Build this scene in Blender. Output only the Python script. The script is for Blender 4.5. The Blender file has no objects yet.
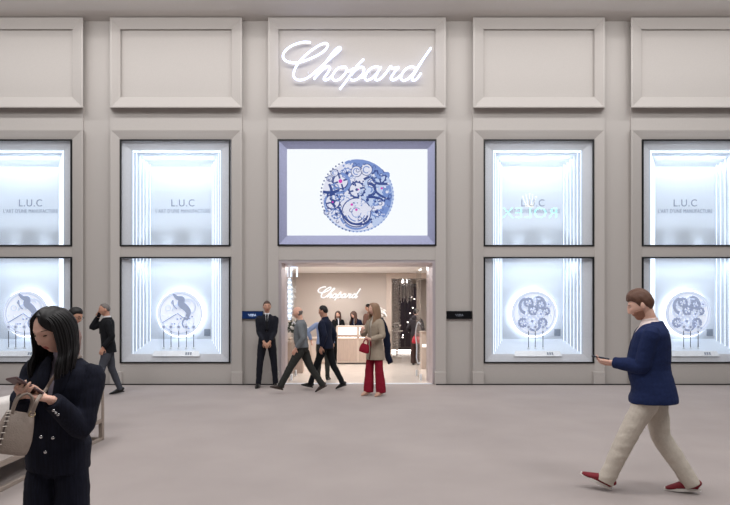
import bpy, bmesh, math, random
from mathutils import Vector, Matrix, noise
PI = math.pi
random.seed(7)
SC = bpy.context.scene
COL = SC.collection
F = 552.0                       # focal length in pixels of the 730 px wide frame
CX, CY, CH = 357.0, 310.0, 1.61  # where the horizon and the view axis fall, camera height


def X(px, Y): return (px - CX) * Y / F
def Z(py, Y): return CH + (CY - py) * Y / F
def P(px, py, Y): return Vector((X(px, Y), Y, Z(py, Y)))
def lin(c): return tuple((v / 255 / 12.92) if v / 255 <= .04045 else ((v / 255 + .055) / 1.055) ** 2.4 for v in c)


# ------------------------------------------------------------------ materials
def mat(name, rgb, rough=.6, metal=0, var=.06, scale=30, bump=0, bscale=200, emit=0, erange=None, spec=.5, sub=0, stretch=(1, 1, 1)):
    m = bpy.data.materials.new(name); m.use_nodes = True
    nt = m.node_tree; N = nt.nodes; L = nt.links
    b = N['Principled BSDF']
    c = lin(rgb)
    b.inputs['Roughness'].default_value = rough
    b.inputs['Metallic'].default_value = metal
    b.inputs['Specular IOR Level'].default_value = spec
    tc = N.new('ShaderNodeTexCoord')
    mp = N.new('ShaderNodeMapping'); mp.inputs['Scale'].default_value = stretch
    L.new(tc.outputs['Object'], mp.inputs['Vector'])
    nz = N.new('ShaderNodeTexNoise'); nz.inputs['Scale'].default_value = scale; nz.inputs['Detail'].default_value = 4
    L.new(mp.outputs[0], nz.inputs['Vector'])
    rp = N.new('ShaderNodeValToRGB')
    rp.color_ramp.elements[0].position = .3; rp.color_ramp.elements[1].position = .7
    rp.color_ramp.elements[0].color = tuple(v * (1 - var) for v in c) + (1,)
    rp.color_ramp.elements[1].color = tuple(min(1, v * (1 + var)) for v in c) + (1,)
    L.new(nz.outputs['Fac'], rp.inputs['Fac'])
    L.new(rp.outputs['Color'], b.inputs['Base Color'])
    if sub:
        b.inputs['Subsurface Weight'].default_value = sub
        b.inputs['Subsurface Radius'].default_value = (.012, .005, .003)
    if bump:
        n2 = N.new('ShaderNodeTexNoise'); n2.inputs['Scale'].default_value = bscale; n2.inputs['Detail'].default_value = 3
        L.new(mp.outputs[0], n2.inputs['Vector'])
        bp = N.new('ShaderNodeBump'); bp.inputs['Strength'].default_value = bump; bp.inputs['Distance'].default_value = .01
        L.new(n2.outputs['Fac'], bp.inputs['Height']); L.new(bp.outputs['Normal'], b.inputs['Normal'])
    if emit:
        b.inputs['Emission Color'].default_value = c + (1,)
        b.inputs['Emission Strength'].default_value = emit
    return m


def glass(name, tint=(1, 1, 1), refl=.06, rough=0.0, edge=.5):
    m = bpy.data.materials.new(name); m.use_nodes = True
    nt = m.node_tree; N = nt.nodes; L = nt.links
    N.clear()
    out = N.new('ShaderNodeOutputMaterial'); mx = N.new('ShaderNodeMixShader')
    t = N.new('ShaderNodeBsdfTransparent'); t.inputs[0].default_value = tint + (1,)
    g = N.new('ShaderNodeBsdfGlossy'); g.inputs['Roughness'].default_value = rough
    lw = N.new('ShaderNodeLayerWeight'); lw.inputs[0].default_value = .25
    mr = N.new('ShaderNodeMapRange'); mr.inputs['To Min'].default_value = refl; mr.inputs['To Max'].default_value = edge
    L.new(lw.outputs['Facing'], mr.inputs['Value']); L.new(mr.outputs[0], mx.inputs[0])
    L.new(t.outputs[0], mx.inputs[1]); L.new(g.outputs[0], mx.inputs[2]); L.new(mx.outputs[0], out.inputs[0])
    return m


def emis(name, rgb, strength):
    m = bpy.data.materials.new(name); m.use_nodes = True
    nt = m.node_tree; N = nt.nodes; N.clear()
    out = N.new('ShaderNodeOutputMaterial'); e = N.new('ShaderNodeEmission')
    e.inputs[0].default_value = lin(rgb) + (1,); e.inputs[1].default_value = strength
    nt.links.new(e.outputs[0], out.inputs[0])
    return m


M = {}
M['wall'] = mat('greige wall paint', (186, 180, 176), .85, var=.025, scale=60, bump=.12, bscale=140, spec=.2)
M['black'] = mat('black metal frame', (14, 14, 17), .4)
M['silver'] = mat('brushed pale metal', (222, 225, 232), .5, metal=.0, var=.03)
M['case'] = mat('case white lacquer', (214, 224, 236), .55, var=.02, spec=.3)
M['led'] = emis('led strip', (232, 242, 255), 1.9)
M['led_top'] = emis('top led strip', (232, 242, 255), 7.0)
M['led_soft'] = emis('led edge', (226, 236, 255), 1.5)
M['glass'] = glass('shop window glass', refl=.045, edge=.3)
M['door_glass'] = glass('door glass', tint=(.97, .98, .98), refl=.05, edge=.35)
M['crystal'] = glass('crystal glass', tint=(.93, .95, .97), refl=.35, rough=.05, edge=.8)
M['sign'] = emis('lit lettering', (216, 224, 255), 2.3)
M['sign_in'] = emis('lit lettering indoors', (255, 252, 250), 1.15)
M['screen'] = emis('screen white', (246, 250, 255), 1.12)
M['scr_mid'] = emis('screen mid blue', (126, 152, 212), 1.0)
M['scr_light'] = emis('screen pale blue', (196, 212, 244), 1.0)
M['scr_dark'] = emis('screen navy', (66, 84, 146), 1.0)
M['scr_lav'] = emis('screen lavender white', (232, 234, 250), 1.0)
M['scr_pink'] = emis('screen magenta', (222, 70, 190), 1.0)
M['letter_grey'] = mat('blue grey lettering', (132, 146, 170), .5)
M['small_letter'] = mat('pale blue grey lettering', (150, 163, 184), .5)
M['disc'] = mat('backlit dial acrylic', (226, 232, 244), .45, emit=.62)
M['disc_grey'] = mat('dial blue grey relief', (158, 169, 196), .45, emit=.36)
M['disc_pale'] = mat('dial pale relief', (204, 212, 228), .4, emit=.5)
M['halo'] = emis('dial backlight', (240, 246, 255), 5.0)
M['rod'] = mat('dark steel rod', (58, 64, 80), .4, metal=.3)
M['plaque_grey'] = mat('grey plaque', (140, 152, 168), .6)
M['tray'] = mat('white acrylic', (240, 244, 250), .3)
M['carpet_base'] = None
M['tile'] = mat('cream polished tile', (218, 208, 199), .16, var=.04, scale=3)
M['in_wall'] = mat('beige plaster', (196, 185, 177), .8, var=.02, scale=40)
M['in_ceil'] = mat('white ceiling paint', (244, 241, 239), .8, var=.01)
M['wood'] = mat('pale oak veneer', (190, 170, 157), .45, var=.09, scale=6, stretch=(12, 12, 1))
M['wood_light'] = mat('bleached oak', (206, 190, 178), .45, var=.06, scale=6, stretch=(12, 12, 1))
M['desk_glow'] = emis('lit counter panel', (255, 246, 240), 1.5)
M['led_warm'] = emis('warm white led', (255, 242, 234), 7.0)
M['jamb'] = mat('champagne metal jamb', (196, 186, 190), .35, metal=.35, var=.03)
M['dark_room'] = mat('dark lacquer', (36, 30, 36), .3)
M['upholstery'] = mat('cream boucle fabric', (196, 186, 180), .9, var=.05, bump=.3, bscale=300)
M['cushion'] = mat('white cushion fabric', (212, 206, 202), .9, var=.03, bump=.2, bscale=200)
M['sofa_wood'] = mat('greyed oak frame', (152, 138, 128), .6, var=.1, scale=8, stretch=(10, 1, 10))
M['leaf'] = mat('dark green leaf', (52, 66, 56), .5, var=.3, scale=40)
M['petal'] = mat('white petal', (238, 234, 230), .7, var=.04)
M['ceramic'] = mat('white ceramic', (225, 220, 215), .3)
M['scr_sign_blue'] = emis('small screen blue', (34, 56, 104), .6)
M['scr_sign_black'] = mat('small screen black', (12, 13, 18), .25)
M['scr_sign_text'] = emis('small screen text', (190, 205, 235), .9)
M['scr_sign_grey'] = emis('small screen grey text', (110, 112, 120), .7)


def skin(name, rgb): return mat(name, rgb, .5, var=.05, scale=25, sub=.15, bump=.03, bscale=300, spec=.35)
def cloth(name, rgb, var=.12, bump=.25, bscale=350, stretch=(1, 1, 1), rough=.85, scale=60): return mat(name, rgb, rough, var=var, scale=scale, bump=bump, bscale=bscale, spec=.2, stretch=stretch)


M['skin_light'] = skin('light skin', (214, 166, 146))
M['skin_fair'] = skin('fair skin', (222, 178, 160))
M['skin_tan'] = skin('tan skin', (196, 148, 126))
M['lip'] = mat('lips', (190, 112, 106), .4)
M['hair_black'] = mat('black hair', (20, 17, 19), .5, var=.35, scale=14, stretch=(14, 14, 1), bump=.08, bscale=60, spec=.35)
M['hair_brown'] = mat('brown hair', (72, 48, 38), .5, var=.35, scale=14, stretch=(14, 14, 2), bump=.4, bscale=60)
M['hair_ginger'] = mat('reddish brown hair', (98, 64, 48), .5, var=.35, scale=14, stretch=(12, 12, 3), bump=.5, bscale=60)
M['hair_blond'] = mat('dark blond hair', (138, 108, 84), .5, var=.25, scale=14, stretch=(14, 14, 1))
M['hair_grey'] = mat('grey hair', (108, 100, 96), .6, var=.25, scale=20)
M['eye_white'] = mat('eye white', (196, 188, 182), .25)
M['iris'] = mat('dark iris', (30, 20, 16), .2)
M['navy_suit'] = cloth('navy pinstripe wool', (22, 24, 38), var=.35, scale=14, stretch=(10, 10, .4))
M['navy_blazer'] = cloth('deep blue blazer wool', (28, 40, 78))
M['dark_suit'] = cloth('charcoal navy suit', (28, 29, 38))
M['black_cloth'] = cloth('black wool', (24, 25, 29))
M['dark_navy'] = cloth('dark navy wool', (24, 30, 50))
M['grey_shirt'] = cloth('grey green shirt', (112, 116, 120))
M['grey_trouser'] = cloth('charcoal trouser', (70, 72, 80))
M['dark_trouser'] = cloth('dark olive grey trouser', (50, 50, 48))
M['cream_chino'] = cloth('cream chino cotton', (198, 188, 176), var=.05)
M['white_shirt'] = cloth('white shirt cotton', (222, 220, 224), var=.03)
M['pink_shirt'] = cloth('pale pink shirt', (226, 208, 204), var=.03)
M['lilac_blouse'] = cloth('pale lilac blouse', (190, 182, 200), var=.04)
M['khaki'] = cloth('khaki grey coat wool', (158, 144, 128), var=.1)
M['red_trouser'] = cloth('crimson trousers', (134, 24, 44), var=.1)
M['red_leather'] = mat('red leather', (176, 34, 50), .45)
M['red_suede'] = mat('dark red suede', (120, 26, 38), .8, var=.12)
M['brown_jacket'] = cloth('reddish brown jacket', (104, 76, 66))
M['mauve_coat'] = cloth('dusty mauve coat', (150, 124, 118))
M['blue_shirt'] = cloth('light blue shirt', (150, 168, 204))
M['denim'] = cloth('dark blue jacket cloth', (44, 56, 80))
M['dark_jacket'] = cloth('dark grey jacket', (50, 46, 50))
M['cream_scarf'] = cloth('cream knit', (206, 196, 184))
M['brown_trouser'] = cloth('dark brown trousers', (66, 50, 48))
M['shoe_black'] = mat('black leather', (18, 17, 18), .3)
M['shoe_brown'] = mat('dark brown leather', (58, 46, 42), .4)
M['shoe_nude'] = mat('nude leather', (190, 150, 130), .4)
M['sole_white'] = mat('white rubber', (220, 214, 208), .7)
M['taupe'] = mat('taupe grained leather', (146, 131, 121), .5, var=.08, bump=.3, bscale=180)
M['taupe_dark'] = mat('dark leather edging', (72, 60, 56), .5)
M['stitch'] = mat('pale stitching', (214, 204, 194), .6)
M['brass'] = mat('pale gold metal', (196, 176, 140), .3, metal=.9)
M['silver_btn'] = mat('silver button', (200, 198, 200), .25, metal=.8)
M['phone'] = mat('dark phone shell', (38, 32, 36), .25)
M['phone_pink'] = mat('rosy brown phone case', (92, 66, 66), .35)
M['phone_glass'] = emis('phone screen', (120, 130, 150), .35)
M['lens'] = mat('black spectacle frame', (18, 16, 18), .3)
M['teal_sign'] = emis('teal lit lettering', (96, 226, 205), 7.0)
M['gold_sign'] = emis('gold lit crown', (250, 222, 140), 3.5)
M['booth_dark'] = mat('dark booth panel', (30, 34, 32), .7)

# carpet: fine mottled grey beige pile
m = mat('grey beige carpet', (167, 157, 154), .95, var=.07, scale=220, bump=.5, bscale=420, spec=.1)
nt = m.node_tree; bs = nt.nodes['Principled BSDF']
big = nt.nodes.new('ShaderNodeTexNoise'); big.inputs['Scale'].default_value = .9; big.inputs['Detail'].default_value = 5
tcx = [n for n in nt.nodes if n.type == 'TEX_COORD'][0]; nt.links.new(tcx.outputs['Object'], big.inputs['Vector'])
mrn = nt.nodes.new('ShaderNodeMapRange'); mrn.inputs['From Min'].default_value = .3; mrn.inputs['From Max'].default_value = .7
mrn.inputs['To Min'].default_value = .93; mrn.inputs['To Max'].default_value = 1.05
nt.links.new(big.outputs['Fac'], mrn.inputs['Value'])
hs = nt.nodes.new('ShaderNodeHueSaturation')
src = bs.inputs['Base Color'].links[0].from_socket
nt.links.new(src, hs.inputs['Color']); nt.links.new(mrn.outputs[0], hs.inputs['Value']); nt.links.new(hs.outputs[0], bs.inputs['Base Color'])
M['carpet'] = m


# ------------------------------------------------------------------ object helpers
def link(name, bm, m, parent=None, smooth=False, loc=None):
    me = bpy.data.meshes.new(name)
    bmesh.ops.recalc_face_normals(bm, faces=bm.faces[:])
    bm.to_mesh(me); bm.free()
    for k in (m if isinstance(m, (list, tuple)) else [m]): me.materials.append(k)
    if smooth:
        for p in me.polygons: p.use_smooth = True
    o = bpy.data.objects.new(name, me); COL.objects.link(o)
    if parent: o.parent = parent
    if loc: o.location = loc
    return o


def tag(o, label, cat, group=None, kind=None):
    o['label'] = label; o['category'] = cat
    if group: o['group'] = group
    if kind: o['kind'] = kind
    return o


def thing(name, label, cat, loc=(0, 0, 0), rz=0, group=None):
    o = bpy.data.objects.new(name, None); COL.objects.link(o)
    o.empty_display_size = .1
    o.location = loc; o.rotation_euler = (0, 0, rz)
    return tag(o, label, cat, group)


def struct(o, label=None):
    o['kind'] = 'structure'
    return o


def sempty(name, loc=(0, 0, 0)):
    o = bpy.data.objects.new(name, None); COL.objects.link(o); o.location = loc
    o['kind'] = 'structure'
    return o


def box(bm, x0, x1, y0, y1, z0, z1, bev=0, mi=0):
    vs = [bm.verts.new((x, y, z)) for x in (x0, x1) for y in (y0, y1) for z in (z0, z1)]
    fs = [(0, 1, 3, 2), (4, 6, 7, 5), (0, 4, 5, 1), (2, 3, 7, 6), (0, 2, 6, 4), (1, 5, 7, 3)]
    fl = [bm.faces.new([vs[i] for i in f]) for f in fs]
    for f in fl: f.material_index = mi
    if bev:
        es = list({e for f in fl for e in f.edges})
        bmesh.ops.bevel(bm, geom=es, offset=bev, segments=2, affect='EDGES', profile=.5)


def quadbox(bm, a, b, c, d, nrm, t):
    """slab of thickness t behind the quad a,b,c,d"""
    n = Vector(nrm).normalized() * t
    v = [bm.verts.new(Vector(p)) for p in (a, b, c, d)] + [bm.verts.new(Vector(p) + n) for p in (a, b, c, d)]
    bm.faces.new(v[:4]); bm.faces.new(v[7:3:-1])
    for i in range(4):
        j = (i + 1) % 4
        bm.faces.new((v[i], v[i + 4], v[j + 4], v[j]))


def rings(bm, rs, close=False, caps=False, mi=0):
    """rs: list of vertex-position rings of equal length, bridged one to the next"""
    vr = [[bm.verts.new(Vector(p)) for p in r] for r in rs]
    n = len(vr[0]); k = len(vr)
    for i in range(k if close else k - 1):
        a, b = vr[i], vr[(i + 1) % k]
        for j in range(n):
            f = bm.faces.new((a[j], a[(j + 1) % n], b[(j + 1) % n], b[j])); f.material_index = mi
    if caps and not close:
        bm.faces.new(vr[0][::-1]).material_index = mi; bm.faces.new(vr[-1]).material_index = mi
    return vr


def rect(x0, x1, z0, z1, y): return [(x0, y, z0), (x1, y, z0), (x1, y, z1), (x0, y, z1)]
def prect(px0, px1, py0, py1, Y): return rect(X(px0, Y), X(px1, Y), Z(py1, Y), Z(py0, Y), Y)


def cr(pts, n=6, closed=False):
    """Catmull-Rom through pts"""
    pts = [Vector(p) for p in pts]; out = []
    k = len(pts)
    for i in range(k if closed else k - 1):
        if closed: p0, p1, p2, p3 = pts[i - 1], pts[i], pts[(i + 1) % k], pts[(i + 2) % k]
        else: p0, p1, p2, p3 = pts[max(i - 1, 0)], pts[i], pts[i + 1], pts[min(i + 2, k - 1)]
        for j in range(n):
            t = j / n
            out.append(.5 * ((2 * p1) + (p2 - p0) * t + (2 * p0 - 5 * p1 + 4 * p2 - p3) * t * t + (3 * p1 - p0 - 3 * p2 + p3) * t ** 3))
    if not closed: out.append(pts[-1])
    return out


def tube(bm, pts, rad, seg=12, ref=None, sub=1, power=2.0, mi=0, axis=None):
    """loft along pts; rad: list of r or (side, front-back)"""
    pts = [Vector(p) for p in pts]
    if not isinstance(rad, (list, tuple)): rad = [rad] * len(pts)
    rad = [(r, r) if not isinstance(r, (tuple, list)) else tuple(r) for r in rad]
    if sub > 1:
        rv = cr([Vector((r[0], r[1], 0)) for r in rad], sub)
        pts = cr(pts, sub); rad = [(max(v.x, 1e-4), max(v.y, 1e-4)) for v in rv]
    n = len(pts); rs = []
    b = None
    for i, p in enumerate(pts):
        t = (pts[min(i + 1, n - 1)] - pts[max(i - 1, 0)])
        if axis is not None: t = Vector(axis)
        if t.length < 1e-9: t = Vector((0, 0, 1))
        t.normalize()
        if ref is not None: r0 = Vector(ref)
        elif b is None: r0 = Vector((0, -1, 0)) if abs(t.y) < .8 else Vector((1, 0, 0))
        else: r0 = b
        b = r0 - t * r0.dot(t)
        if b.length < 1e-4: b = t.orthogonal()
        b.normalize(); c = t.cross(b)
        ra, rb = rad[i]
        ring = []
        for k in range(seg):
            a = 2 * PI * k / seg
            ca, sa = math.cos(a), math.sin(a)
            if power != 2:
                ca = math.copysign(abs(ca) ** (2 / power), ca); sa = math.copysign(abs(sa) ** (2 / power), sa)
            ring.append(p + b * rb * ca + c * ra * sa)
        rs.append(ring)
    rings(bm, rs, caps=True, mi=mi)


def ell(bm, c, r, rot=None, u=16, v=10, mi=0):
    mtx = Matrix.Translation(Vector(c)) @ (rot.to_4x4() if rot else Matrix()) @ Matrix.Diagonal((r[0], r[1], r[2], 1))
    g = bmesh.ops.create_uvsphere(bm, u_segments=u, v_segments=v, radius=1, matrix=mtx)
    if mi:
        for f in {f for vv in g['verts'] for f in vv.link_faces}: f.material_index = mi


def cyl(bm, c0, c1, r0, r1=None, seg=16, mi=0):
    tube(bm, [c0, c1], [r0, r0 if r1 is None else r1], seg, mi=mi)


def lathe(bm, prof, c=(0, 0, 0), seg=24, mi=0):
    c = Vector(c)
    rs = [[c + Vector((r * math.cos(2 * PI * k / seg), r * math.sin(2 * PI * k / seg), z)) for k in range(seg)] for r, z in prof]
    rings(bm, rs, caps=True, mi=mi)


def fuse(name, bm, m, parent=None, voxel=.008, it=3, wr=None, cut=None, solid=0, matfn=None, scale=1.0):
    """voxel-union all closed shells of bm into one continuous surface, smooth it, add cloth folds"""
    if scale != 1: bmesh.ops.scale(bm, vec=(scale,) * 3, verts=bm.verts[:])
    bmesh.ops.recalc_face_normals(bm, faces=bm.faces[:])
    me = bpy.data.meshes.new('tmp'); bm.to_mesh(me); bm.free()
    o = bpy.data.objects.new('tmp', me); COL.objects.link(o)
    r = o.modifiers.new('r', 'REMESH'); r.mode = 'VOXEL'; r.voxel_size = voxel; r.use_smooth_shade = True
    if it:
        s = o.modifiers.new('s', 'SMOOTH'); s.factor = .5; s.iterations = it
    dg = bpy.context.evaluated_depsgraph_get()
    me2 = bpy.data.meshes.new_from_object(o.evaluated_get(dg), depsgraph=dg)
    bpy.data.objects.remove(o); bpy.data.meshes.remove(me)
    if wr:
        amp, fr = wr[0], Vector(wr[1]); off = Vector((random.random() * 9, random.random() * 9, random.random() * 9))
        nr = [v.normal.copy() for v in me2.vertices]
        for v, nn in zip(me2.vertices, nr):
            q = Vector((v.co.x * fr.x, v.co.y * fr.y, v.co.z * fr.z)) + off
            h = noise.noise(q) + .5 * noise.noise(q * 2.1)
            v.co += nn * amp * h
    if cut or solid:
        b2 = bmesh.new(); b2.from_mesh(me2)
        if cut:
            bmesh.ops.delete(b2, geom=[f for f in b2.faces if cut(f.calc_center_median() / scale, f.normal)], context='FACES')
            for _ in range(6):      # even out the cut edge
                mv = {}
                for v in b2.verts:
                    nb_ = [e.other_vert(v) for e in v.link_edges if e.is_boundary]
                    if len(nb_) == 2: mv[v] = v.co * .5 + (nb_[0].co + nb_[1].co) * .25
                for v, q in mv.items(): v.co = q
        b2.to_mesh(me2); b2.free()
    mats = m if isinstance(m, (list, tuple)) else [m]
    me2.materials.clear()
    for k in mats: me2.materials.append(k)
    for p in me2.polygons:
        p.use_smooth = True
        p.material_index = matfn(p.center / scale) if matfn else 0
    me2.name = name
    o = bpy.data.objects.new(name, me2); COL.objects.link(o)
    if parent: o.parent = parent
    if solid:
        s = o.modifiers.new('thickness', 'SOLIDIFY'); s.thickness = solid; s.offset = -1
    return o


# ------------------------------------------------------------------ text
def text_mesh(bm, s, width, loc, depth=.006, flip=False, mi=0, height=None):
    cu = bpy.data.curves.new('t', 'FONT'); cu.body = s; cu.align_x = 'CENTER'; cu.size = 1; cu.extrude = .01; cu.space_character = 1.12
    o = bpy.data.objects.new('t', cu); COL.objects.link(o)
    dg = bpy.context.evaluated_depsgraph_get()
    me = bpy.data.meshes.new_from_object(o.evaluated_get(dg), depsgraph=dg)
    bpy.data.objects.remove(o)
    xs = [v.co.x for v in me.vertices]; ys = [v.co.y for v in me.vertices]
    w = max(xs) - min(xs); k = width / w; cxm = (max(xs) + min(xs)) / 2; y0 = min(ys)
    ky = k if height is None else height / (max(ys) - y0)
    b2 = bmesh.new(); b2.from_mesh(me)
    for v in b2.verts:
        a, h, d = (v.co.x - cxm) * k, (v.co.y - y0) * ky, v.co.z / .01 * depth / 2
        v.co = Vector(loc) + Vector((-a if flip else a, -d if not flip else d, h))
    for f in b2.faces: f.material_index = mi
    tmp = bpy.data.meshes.new('tt'); b2.to_mesh(tmp); b2.free()
    bm.from_mesh(tmp)


SCRIPT = [  # strokes of the script sign, in pixels of a 730 x 301 tracing
    [(166, 45), (140, 43), (110, 49), (80, 62), (56, 82), (47, 103), (56, 121), (80, 131), (105, 132), (136, 125), (172, 111), (206, 94), (230, 75), (239, 58), (232, 49), (214, 52), (190, 65), (160, 86), (130, 113), (108, 141), (95, 168), (93, 189), (104, 203), (125, 206), (150, 198), (180, 176), (216, 144), (256, 108), (285, 84), (295, 71), (288, 66), (271, 78), (244, 112), (212, 158), (180, 203)],
    [(183, 199), (207, 172), (229, 153), (243, 148), (248, 155), (240, 174), (226, 194), (224, 204), (234, 206), (252, 194), (266, 176)],
    [(308, 150), (288, 153), (268, 172), (259, 193), (267, 207), (287, 204), (308, 186), (321, 164), (316, 151), (304, 152)],
    [(318, 168), (334, 167), (352, 156)],
    [(394, 116), (372, 138), (350, 166), (322, 206), (291, 246)],
    [(340, 184), (362, 160), (383, 150), (394, 156), (391, 176), (374, 197), (352, 207), (336, 204)],
    [(374, 197), (392, 192), (408, 178)],
    [(464, 153), (446, 149), (424, 157), (405, 178), (399, 197), (408, 207), (428, 199), (450, 177), (468, 150), (452, 178), (443, 199), (451, 207), (470, 197), (492, 172), (510, 147), (513, 155), (532, 154), (544, 152), (528, 170), (511, 197), (519, 207), (538, 198), (560, 180)],
    [(614, 153), (596, 149), (574, 160), (556, 184), (555, 202), (568, 208), (588, 198), (612, 170), (648, 118), (683, 68)],
    [(648, 118), (618, 168), (602, 196), (605, 208), (622, 201), (640, 176)],
]


def script(bm, px0, py0, scale, Y, r, dy):
    """the signature strokes as round neon tubes; (px0,py0) is the tracing's origin in the photograph, scale tracing px per photo px"""
    for st in SCRIPT:
        pts = [P(px0 + x / scale, py0 + y / scale, Y) for x, y in st]
        pts = cr(pts, 5)
        n = len(pts)
        tube(bm, pts, [(r, dy)] * n, 8, ref=(0, -1, 0))


# ------------------------------------------------------------------ the facade
Y0 = 12.0
BAYS = [(-49, 83), (110, 242), (268, 446), (473, 605), (631, 763)]     # outer edges of each bay, in pixels on the facade
bm = bmesh.new()
def wbox(a, b, c, d, Y, back=12.6): box(bm, X(a, Y), X(b, Y), Y, back, Z(d, Y), Z(c, Y))
for a, b in [(-120, -49), (83, 110), (242, 268), (446, 473), (605, 631), (763, 840)]: wbox(a, b, 18, 384.1, Y0)
Yb = 11.96
for i, (a, b) in enumerate(BAYS):
    wbox(a, b, 106, 130, Yb)                 # band between panel and window
    wbox(a + 8, b - 8, 24, 100, Yb)          # panel field
    wbox(a, b, 17.5, 26, Yb)
    if i == 2:
        wbox(a + 9, b - 9, 246, 260, Yb, 12.3)
    else:
        wbox(a + 9, b - 9, 246.3, 256.8, Yb, 12.045)
        wbox(a + 9, b - 9, 363, 384.1, Yb, 12.045)
struct(link('wall_back', bm, M['wall']))


def mitre(bmx, outer, inner, yo, yi, Yprof, back):
    pass


n = 0
for i, (a, b) in enumerate(BAYS):
    # raised picture-frame moulding of the upper panel
    n += 1
    bm = bmesh.new()
    Ya, Yc = 11.80, 11.90
    rs = [prect(a, b, 17.5, 107.5, 11.97), prect(a, b, 17.5, 107.5, Ya), prect(a + 1.6, b - 1.6, 19.3, 106.3, Ya),
          prect(a + 10.5, b - 10.5, 29.2, 97.2, Yc), prect(a + 10.5, b - 10.5, 29.2, 97.2, 11.97)]
    rings(bm, rs, close=True)
    struct(link('trim_%d' % n, bm, M['wall']))
    # mitred surround of the window below, running down to the floor
    n += 1
    bm = bmesh.new()
    Ya, Yc = 11.88, 11.95
    ib = 384.1
    for (rs) in ([
        # profile from outer to inner as a three-sided (open at the floor) loft
        [(a, 129, 11.99), (a, 129, Ya), (a + 1.4, 130.4, Ya), (a + 10.6, 139.3, Yc), (a + 10.6, 139.3, 12.03)],
    ]):
        prof = rs
        loops = []
        for (pa, py, Y) in prof:
            d = pa - a; pb = b - d
            loops.append([(X(pa, Y), Y, 0.0), (X(pa, Y), Y, Z(py, Y)), (X(pb, Y), Y, Z(py, Y)), (X(pb, Y), Y, 0.0)])
        vr = [[bm.verts.new(p) for p in L_] for L_ in loops]
        k = len(vr)
        for q in range(k):
            A, B = vr[q], vr[(q + 1) % k]
            for j in range(3): bm.faces.new((A[j], A[j + 1], B[j + 1], B[j]))
        bm.faces.new([v[0] for v in vr]); bm.faces.new([v[3] for v in vr][::-1])
    struct(link('trim_%d' % n, bm, M['wall']))
    # plinth blocks at the foot of the surround
    n += 1
    bm = bmesh.new()
    for s in (0, 1):
        x0, x1 = (a - .3, a + 11) if s == 0 else (b - 11, b + .3)
        box(bm, X(x0, 11.86), X(x1, 11.86), 11.86, 11.97, 0, Z(372, 11.86), .008)
    struct(link('trim_%d' % n, bm, M['wall']))
# soffit above the facade
bm = bmesh.new()
box(bm, -12, 12, 10.75, 12.8, Z(17.6, 11.85), Z(17.6, 11.85) + .12)
struct(link('ceiling', bm, M['wall']))
# hall floor
bm = bmesh.new()
box(bm, -14, 14, -12, 12.02, -.1, 0)
struct(link('floor', bm, M['carpet']))
# black strip standing in for the shaded gap at the foot of the wall
bm = bmesh.new()
for a, b in [(-120, 278), (436, 840)]:
    box(bm, X(a, 11.85), X(b, 11.85), 11.85, 11.9, 0, .022)
struct(link('shadow_gap_back', bm, M['black']))


# ------------------------------------------------------------------ display windows
def window(i, cx, py0, py1, z0, z1, half=1.195):
    e = sempty('window_%d' % i, (cx, 11.95, z0))
    t = .028
    bm = bmesh.new()
    y0, y1 = -.012, .03
    h = z1 - z0
    rings(bm, [rect(-half, half, 0, h, y0), rect(-half + t, half - t, t, h - t, y0), rect(-half + t, half - t, t, h - t, y1), rect(-half, half, 0, h, y1)], close=True)
    link('window_frame', bm, M['black'], e)
    bm = bmesh.new()
    box(bm, -half + t, half - t, .008, .018, t, h - t)
    link('window_pane', bm, M['glass'], e)


def gear(bm, c, r, teeth, y0, y1, hole=.45, mi=0, spokes=0, seg=None):
    """flat toothed ring in the XZ plane"""
    seg = teeth * 4
    out, inn = [], []
    for k in range(seg):
        a = 2 * PI * k / seg
        rr = r if (k // 2) % 2 == 0 else r * .88
        out.append((c[0] + rr * math.cos(a), c[1] + rr * math.sin(a)))
        inn.append((c[0] + r * hole * math.cos(a), c[1] + r * hole * math.sin(a)))
    L_ = [[(x, y1, z) for x, z in out], [(x, y0, z) for x, z in out], [(x, y0, z) for x, z in inn], [(x, y1, z) for x, z in inn]]
    rings(bm, L_, close=True, mi=mi)
    for s in range(spokes):
        a = 2 * PI * s / spokes + .3
        strip(bm, [(c[0], c[1]), (c[0] + r * .8 * math.cos(a), c[1] + r * .8 * math.sin(a))], r * .09, y0, y1, mi)


def arc(bm, c, r0, r1, a0, a1, y0, y1, mi=0, seg=None):
    full = abs(a1 - a0) >= 359.9
    seg = seg or max(6, int(abs(a1 - a0) / 9))
    R = [math.radians(a0 + (a1 - a0) * k / seg) for k in range(seg if full else seg + 1)]
    if r0 < 1e-6 and full:
        v = [(c[0] + r1 * math.cos(a), c[1] + r1 * math.sin(a)) for a in R]
        rings(bm, [[(x, y1, z) for x, z in v], [(x, y0, z) for x, z in v]], caps=True, mi=mi); return
    out = [(c[0] + r1 * math.cos(a), c[1] + r1 * math.sin(a)) for a in R]
    inn = [(c[0] + max(r0, 1e-4) * math.cos(a), c[1] + max(r0, 1e-4) * math.sin(a)) for a in R]
    if full:
        rings(bm, [[(x, y1, z) for x, z in out], [(x, y0, z) for x, z in out], [(x, y0, z) for x, z in inn], [(x, y1, z) for x, z in inn]], close=True, mi=mi)
    else:
        v = out + inn[::-1]
        rings(bm, [[(x, y1, z) for x, z in v], [(x, y0, z) for x, z in v]], caps=True, mi=mi)


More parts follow.
